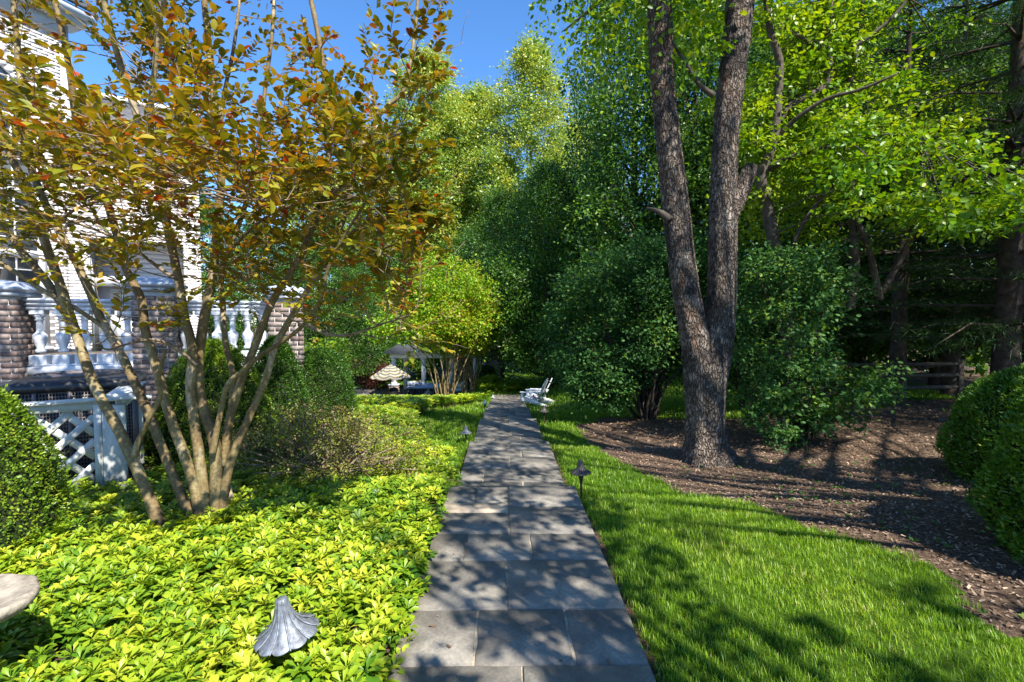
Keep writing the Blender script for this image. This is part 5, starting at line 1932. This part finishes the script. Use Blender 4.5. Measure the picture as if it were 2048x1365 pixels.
MB().tube([(-0.1, 0.02, 0.14), (0.36, 0.02, 0.14)], [0.15, 0.15], 14).build("wrap", M['tan'], rc, True)

# low curved brick wall
bw0 = at(727, 800, 27.6)
bw = thing("low_brick_wall", "low curved red brown brick wall with upright brick coping", "wall", (bw0[0], bw0[1], PZ0))
core = MB()
core.box((0, 0, 0.27), (1.30, 0.24, 0.54), bevel=0.01)
core.build("core", M['joint'], bw)
bk = MB().box((0, 0, 0), (0.2, 0.26, 0.064), bevel=0.006).mesh("brick", M['brick_red'])
bk2 = MB().box((0, 0, 0), (0.066, 0.30, 0.16), bevel=0.006).mesh("brick", M['brick_red'])
for row in range(7):
    x = -0.62 + (0.1 if row % 2 else 0)
    while x < 0.62:
        o = bpy.data.objects.new("brick", bk)
        link(o, bw)
        o.location = (x, 0, 0.04 + row * 0.077)
        x += 0.212
for k in range(17):
    o = bpy.data.objects.new("brick", bk2)
    link(o, bw)
    o.location = (-0.64 + k * 0.08, 0, 0.63)
# stone lantern and urn
c = at(857, 803, 25.5)
z_ = float(zg(c[0], c[1]))
ln = thing("stone_lantern", "small grey green lantern standing in the ground cover before the hot tub", "lantern", (c[0], c[1], z_))
mb = MB()
mb.lathe([(0.12, 0), (0.12, 0.05), (0.05, 0.09), (0.05, 0.3), (0.12, 0.34)], n=12)
mb.build("post", M['basin'], ln)
lb = MB()
lb.lathe([(0.16, 0.34), (0.19, 0.72), (0.15, 0.73)], n=6)
lb.build("light_box", M['basin'], ln)
lb = MB()
lb.lathe([(0.30, 0.72), (0.27, 0.78), (0.14, 0.94), (0.05, 1.0), (0.045, 1.08), (0.01, 1.12)], n=6)
lb.build("roof", M['basin'], ln)
c = at(899, 797, 27.0)
z_ = float(zg(c[0], c[1]))
ur = thing("stone_urn", "rounded stone urn on a plinth right of the crape myrtle stems", "urn", (c[0] + 0.03, c[1], z_))
MB().box((0, 0, 0.2), (0.45, 0.45, 0.5), bevel=0.02).build("plinth", M['stone'], ur)
MB().lathe([(0.1, 0.45), (0.09, 0.52), (0.24, 0.72), (0.27, 0.9), (0.2, 1.02), (0.22, 1.06), (0.17, 1.07)], n=18).build("bowl", M['basin'], ur, True)

# ------------------------------------------------------------------ pavilion
pv0 = at(868, 790, 33.0)
pv = thing("garden_pavilion", "white columned garden pavilion with dark roof behind the crape myrtles", "pavilion", (pv0[0], pv0[1], PZ0))
xs = [at(u, 760, 31.5)[0] - pv0[0] for u in (789, 848, 904, 951)]
for x in xs:
    cl = bpy.data.objects.new("column", None)
    link(cl, pv)
    cl.location = (x, -1.5, 0)
    mb = MB()
    mb.box((0, 0, 1.70), (0.26, 0.26, 1.74), bevel=0.02)
    mb.box((0, 0, 0.94), (0.33, 0.33, 0.12), bevel=0.02)
    mb.box((0, 0, 2.52), (0.33, 0.33, 0.10), bevel=0.02)
    mb.build("shaft", M['white_old_shade'], cl)  # duller white on columns and beams in place of shade from the trees
    mb = MB()
    for row in range(4):
        for sx in (-1, 1):
            w = 0.26 + 0.06 * ((row + (sx > 0)) % 2)
            mb.box((sx * (0.29 - w / 2), 0, 0.10 + row * 0.19), (w - 0.012, 0.55 + 0.02 * (row % 2), 0.178), bevel=0.02, tint=rng.uniform())
    mb.build("stone_base", M['stone'], cl)
    MB().box((0, 0, 0.84), (0.66, 0.66, 0.08), bevel=0.02).build("cap_stone", M['cap'], cl)
mx, wx = (xs[0] + xs[-1]) / 2, xs[-1] - xs[0]
for sy in (-1.5, 2.2):
    MB().box((mx, sy, 2.72), (wx + 0.5, 0.26, 0.30), bevel=0.02).build("beam", M['white_old_shade'], pv)
for x in (xs[0], xs[-1]):
    MB().box((x, 0.35, 2.722), (0.24, 3.42, 0.28), bevel=0.02).build("beam", M['white_old_shade'], pv)
    MB().box((x, 2.2, 1.3), (0.28, 0.28, 2.6), bevel=0.02).build("rear_column", M['white'], pv)
mb = MB()
hx, hy0, hy1 = wx / 2 + 0.7, -2.2, 2.9
V = [(mx - hx, hy0, 2.9), (mx + hx, hy0, 2.9), (mx + hx, hy1, 2.9), (mx - hx, hy1, 2.9), (mx - wx * 0.2, 0.35, 4.3), (mx + wx * 0.2, 0.35, 4.3)]
mb.add(V, tris=[(1, 2, 5), (3, 0, 4)], quads=[(0, 1, 5, 4), (2, 3, 4, 5), (3, 2, 1, 0)])
mb.build("roof", M['roof'], pv)
fp = thing("stone_fireplace", "rounded stone fireplace inside the pavilion", "fireplace", (pv0[0] + at(927, 760, 33.5)[0] - pv0[0], pv0[1] + 1.1, PZ0))
mb = MB()
for row in range(9):
    for kx in range(4):
        mb.box((-0.72 + kx * 0.46 + (0.12 if row % 2 else 0), 0, 0.13 + row * 0.26), (0.44, 0.8 + 0.04 * rng.uniform(), 0.245), bevel=0.04, tint=rng.uniform())
mb.build("stonework", M['stone'], fp)
MB().box((0.1, -0.42, 0.55), (0.7, 0.06, 0.7)).build("firebox", M['black'], fp)
c = at(917, 772, 30.0)
so = thing("cushioned_lounger", "white cushioned outdoor lounger with tan pillow right of the hot tub", "lounger", (c[0], c[1], PZ0), R_(10))
MB().box((0, 0, 0.35), (1.2, 0.8, 0.5), bevel=0.05).build("base", M['wicker'], so)
MB().box((0, 0, 0.70), (1.18, 0.78, 0.2), bevel=0.08).build("cushion", M['white_old_shade'], so)
MB().box((0.25, 0.2, 0.98), (0.75, 0.25, 0.42), bevel=0.1).build("backrest", M['white_old_shade'], so)
MB().box((-0.38, 0.05, 0.93), (0.4, 0.18, 0.34), bevel=0.08).build("pillow", M['tan'], so)

# ------------------------------------------------------------------ split rail fence in the dark wood edge
fn = thing("split_rail_fence", "weathered split rail fence in the dark shade at the wood edge", "fence", (9.6, 13.2, float(zg(9.6, 13.2))))
for k in range(4):
    MB().bar((-2.6 + k * 2.0, 0.12 * k, -0.3), (-2.6 + k * 2.0, 0.12 * k, 1.15), 0.13, 0.11, bevel=0.02).build("post", M['rail_wood'], fn)
for k in range(3):
    for z in (0.35, 0.70, 1.02):
        MB().tube([(-2.7 + k * 2.0, 0.12 * k - 0.02, z), (-1.6 + k * 2.0, 0.12 * k + 0.06, z + rng.normal(0, 0.03)), (-0.5 + k * 2.0, 0.12 * k + 0.14, z)], [0.05, 0.06, 0.045], 7).build("rail", M['rail_wood'], fn)

# ------------------------------------------------------------------ trees
POP = [gen_tree(201, 25.5, 3.0, 5.4, 0.3, 430, 135, 0.25, M['poplar'], M['bark_far'], LEAF4, 'tall', 0.95, 40), gen_tree(202, 24, 2.5, 5.8, 0.3, 430, 135, 0.25, M['poplar'], M['bark_far'], LEAF4, 'tall', 0.95, 40)]
MAP = [gen_tree(301, 12, 1.8, 4.2, 0.2, 320, 170, 0.13, M['maple'], M['bark_far'], LEAF4, 'egg', 0.75, 60), gen_tree(302, 11, 1.2, 3.9, 0.2, 320, 170, 0.13, M['maple'], M['bark_far'], LEAF4, 'egg', 0.72, 60)]


def conifer(seed, H, base, rad):
    q = np.random.default_rng(seed)
    tb = MB()
    tb.tube([(0, 0, -0.4), (0.03, 0, H * 0.4), (0, 0.05, H)], [0.24, 0.17, 0.03], 10, 0.5, 0.04)
    cr = MB()
    z = base
    while z < H * 0.97:
        for i in range(q.integers(4, 7)):
            a = q.uniform(0, 2 * PI)
            L = rad * (1 - (z - base) / (H - base + 0.5)) ** 0.7 * q.uniform(0.6, 1.1) + 0.3
            d = np.array([math.cos(a), math.sin(a), 0])
            e = d * L + [0, 0, z - 0.12 * L]
            m_ = d * L * 0.5 + [0, 0, z + 0.05]
            tb.tube([(0, 0, z), m_, e], [0.035, 0.02, 0.005], 5)
            n = int(55 * L)
            t = q.uniform(0.2, 1, n)
            pos = np.where((t < 0.5)[:, None], t[:, None] * 2 * m_ + (1 - t[:, None] * 2) * np.array([0, 0, z]), (t[:, None] - 0.5) * 2 * e + (2 - t[:, None] * 2) * m_)
            side = np.cross(d, [0, 0, 1]) * q.uniform(-1, 1, n)[:, None] * (1.1 - t)[:, None] * 0.5 * L
            pos = pos + side + q.normal(0, 0.05, (n, 3))
            for kk in range(5):
                dd = d + side * 0.6 + q.normal(0, 0.5, (n, 3))
                cr.stamp(NEEDLE, pos, frames(dd, q.normal(0, 0.4, (n, 3)) + [0, 0, 1]), q.uniform(0.1, 0.2, n), q.uniform(0, 1, n))
        z += q.uniform(0.35, 0.6)
    return tb.mesh("trunk", M['bark_far'], True), cr.mesh("crown", M['needle'])


PINE = conifer(401, 12, 2.0, 3.0)


def X(u, d):
    p = at(u, 640, d)
    return (p[0], p[1])


for u, d, k, s, sz, rz, lab in [
    (862, 43, 0, 1.06, 1.10, 0.3, "tallest pale green tree left of centre against the blue sky"),
    (958, 45, 1, 1.0, 1.08, 1.9, "pale green tree in the middle of the row against the sky"),
    (1062, 42, 0, 1.0, 1.06, 4.0, "yellowish pale green tree at the right end of the row against the sky"),
    (765, 47, 1, 1.0, 0.98, 2.8, "pale green tree at the left end of the row behind the bronze leaves"),
    (640, 52, 0, 1.05, 0.86, 5.1, "pale green tree far left behind the bronze tree"),
    (1150, 52, 1, 1.05, 1.0, 0.9, "pale green tree far behind the dark trees right of centre"),
    (910, 50, 0, 1.1, 1.08, 2.2, "pale green tree deep behind the middle of the row")]:
    put_tree("poplar_tree", POP[k], lab, "tree", X(u, d), s, rz, "pale tall trees beyond the garden", sz)
for u, d, k, s, rz, lab in [
    (1003, 28.5, 0, 0.92, 0.4, "dark green tree with a straight trunk right of the pavilion"),
    (1100, 24, 1, 0.98, 1.6, "dark green tree behind the white garden chairs"),
    (1090, 35, 0, 1.2, 3.3, "dark green tree behind the one with the straight trunk"),
    (1268, 22, 1, 1.2, 2.5, "tall mid green tree close behind the left stem of the forked trunk"),
    (1390, 19, 0, 1.25, 0.9, "tall mid green tree seen between the two stems of the forked trunk"),
    (655, 31, 0, 0.95, 2.0, "dark green tree behind the far brick pillar"),
    (735, 38, 1, 1.1, 5.0, "dark green tree left of the pavilion roof"),
    (840, 41, 1, 1.1, 4.0, "dark green tree behind the pavilion roof"),
    (930, 40, 0, 1.0, 2.4, "dark green tree behind the smaller crape myrtle"),
    (520, 33, 1, 1.05, 3.0, "dark green tree behind the far run of balustrade"),
    (400, 36, 0, 1.2, 1.0, "dark green tree behind the house porch"),
    (1560, 17, 1, 1.15, 5.6, "dark green tree right behind the bright spring tree"),
    (1720, 19, 0, 1.2, 1.3, "dark green tree deep in the wood at the right"),
    (1880, 16, 1, 1.1, 0.2, "dark green tree behind the split rail fence"),
    (2060, 18, 0, 1.2, 2.9, "dark green tree at the far right edge of the wood"),
    (1480, 27, 0, 1.3, 4.4, "dark green tree far behind the forked trunk"),
    (1650, 29, 1, 1.3, 3.7, "dark green tree at the back of the wood"),
    (2250, 14, 0, 1.1, 0.6, "dark green tree beyond the right edge hedge"),
    (1200, 33, 1, 1.25, 0.1, "dark green tree over the far lawn right of centre")]:
    put_tree("maple_tree", MAP[k], lab, "tree", X(u, d), s, rz, "dark green trees round the garden", 1.75 if u == 1268 else None)
for u, d, s, rz, lab in [
    (2015, 9.3, 1.0, 0.5, "dark pine with a stout trunk at the upper right edge"),
    (1800, 12.5, 0.9, 2.1, "dark pine in the shade left of the split rail fence"),
    (1905, 14.5, 1.0, 4.2, "dark pine over the split rail fence"),
    (2130, 11.5, 1.0, 3.0, "dark pine just beyond the right edge"),
    (3400, 5.2, 1.05, 1.2, "unseen dark pine added well right of the frame to shade the wood"),  # this and the next two pines are added out of view to darken the wood
    (2650, 8.4, 1.1, 5.2, "unseen dark pine added right of the frame behind the hedges for shade"),
    (2420, 9.6, 0.9, 0.1, "unseen dark pine added outside the right edge for shade on the wood")]:
    put_tree("pine_tree", PINE, lab, "tree", X(u, d), s, rz, "dark pines at the right wood edge")
# unseen trees right of and behind the camera, crowns shaped to cast dapple
r = np.random.default_rng(55)
TG = []          # clumps set sunward of ground points wanting shade: x0, x1, y0, y1, clumps per square metre, crown heights


def dapple(x0, x1, y0, y1, dens, z0, z1, rad=(0.2, 0.36)):
    n = int((x1 - x0) * (y1 - y0) * dens)
    g = np.stack([r.uniform(x0, x1, n), r.uniform(y0, y1, n), np.zeros(n)], 1)
    g[:, 2] = zg(g[:, 0], g[:, 1])
    h = r.uniform(z0, z1, n)
    TG.append((g + SUN[None] * (h / SUN[2])[:, None], r.uniform(*rad, n)))


dapple(-0.6, 1.1, 1.0, 4.8, 16, 3.4, 6.5, (0.1, 0.24))
dapple(-0.7, 0.8, 4.8, 8.0, 13, 5.0, 8.0, (0.1, 0.24))
dapple(-2.2, 0.9, 8.0, 14.5, 4.2, 9.5, 12, (0.28, 0.5))
dapple(1.1, 3.3, 1.0, 2.9, 8, 3.4, 6, (0.1, 0.25))
dapple(1.1, 3.0, 2.9, 5.5, 1.0, 5.2, 8.5)
dapple(2.6, 7.5, 4.2, 9.5, 2.0, 6.5, 11, (0.25, 0.5))
dapple(3.0, 6.5, 2.0, 5.6, 2.0, 6, 9, (0.25, 0.5))
dapple(4.0, 10, 8.5, 14, 2.5, 9.5, 12.5, (0.3, 0.55))
dapple(-2.4, -0.6, 2.6, 5.4, 1.3, 6, 8.5)
dapple(-4, -0.9, 5.6, 8, 1.2, 6.5, 9.5)
CC = np.concatenate([t[0] for t in TG])
RR = np.concatenate([t[1] for t in TG])
u, v, d = to_px(CC)
hid = (d < 0.1) | (v < -170) | (u > 2350)
CC, RR = CC[hid], RR[hid]
for i, (xy, lab) in enumerate([((7.6, 0.4), "tall tree unseen beyond the clipped hedges with loose crown shaped to dapple path and lawn"), ((5.0, -3.6), "tall tree unseen behind the camera with loose crown shaped to dapple path and lawn")]):
    o_ = np.array([xy[0], xy[1], float(zg(*xy))])
    t = thing("shade_tree", lab, "tree", o_)
    mine = (np.hypot(CC[:, 0] - 7.6, CC[:, 1] - 0.4) < np.hypot(CC[:, 0] - 5.0, CC[:, 1] + 3.6)) == (i == 0)
    c_, q_ = CC[mine] - o_, RR[mine]
    mb = MB()
    clumps(mb, LEAFR, c_, q_, 34, 0.1, r, 0.7)
    mb.build("crown", M['maple'], t)
    mb = MB()
    mb.tube([(0, 0, -0.3), (0, 0, 1), (-0.1, 0.1, 4.5), (-0.3, 0.3, 8), (-0.3, 0.5, 11)], [0.3, 0.24, 0.2, 0.12, 0.03], 12, 0.4, 0.03)
    for k in range(0, len(c_), 4):
        e = c_[k]
        s_ = np.array([-0.1, 0.1, max(3.2, e[2] - 0.45 * math.hypot(e[0], e[1]))])
        mb.tube([s_, (s_ + e) / 2 + [0, 0, 0.2], e], [0.05, 0.03, 0.008], 5)
    mb.build("trunk", M['bark_far'], t, True)

# the far wood that closes the view between the trunks: one mass
r = np.random.default_rng(9)
mb = MB()
C = []
for i in range(420):
    a = r.uniform(R_(52), R_(140))
    q = r.uniform(44, 60)
    x, y = q * math.cos(a), q * math.sin(a)
    C.append((x, y, float(zg(x, y)) + r.uniform(0, 8)))
for i in range(150):
    x, y = r.uniform(8, 26), r.uniform(20, 30)
    C.append((x, y, float(zg(x, y)) + r.uniform(0, 5)))
clumps(mb, LEAF4, np.array(C), r.uniform(1.2, 2.2, len(C)), 70, 0.42, r, 0.4)
tag(mb.build("far_woodland", M['maple']), kind='stuff')
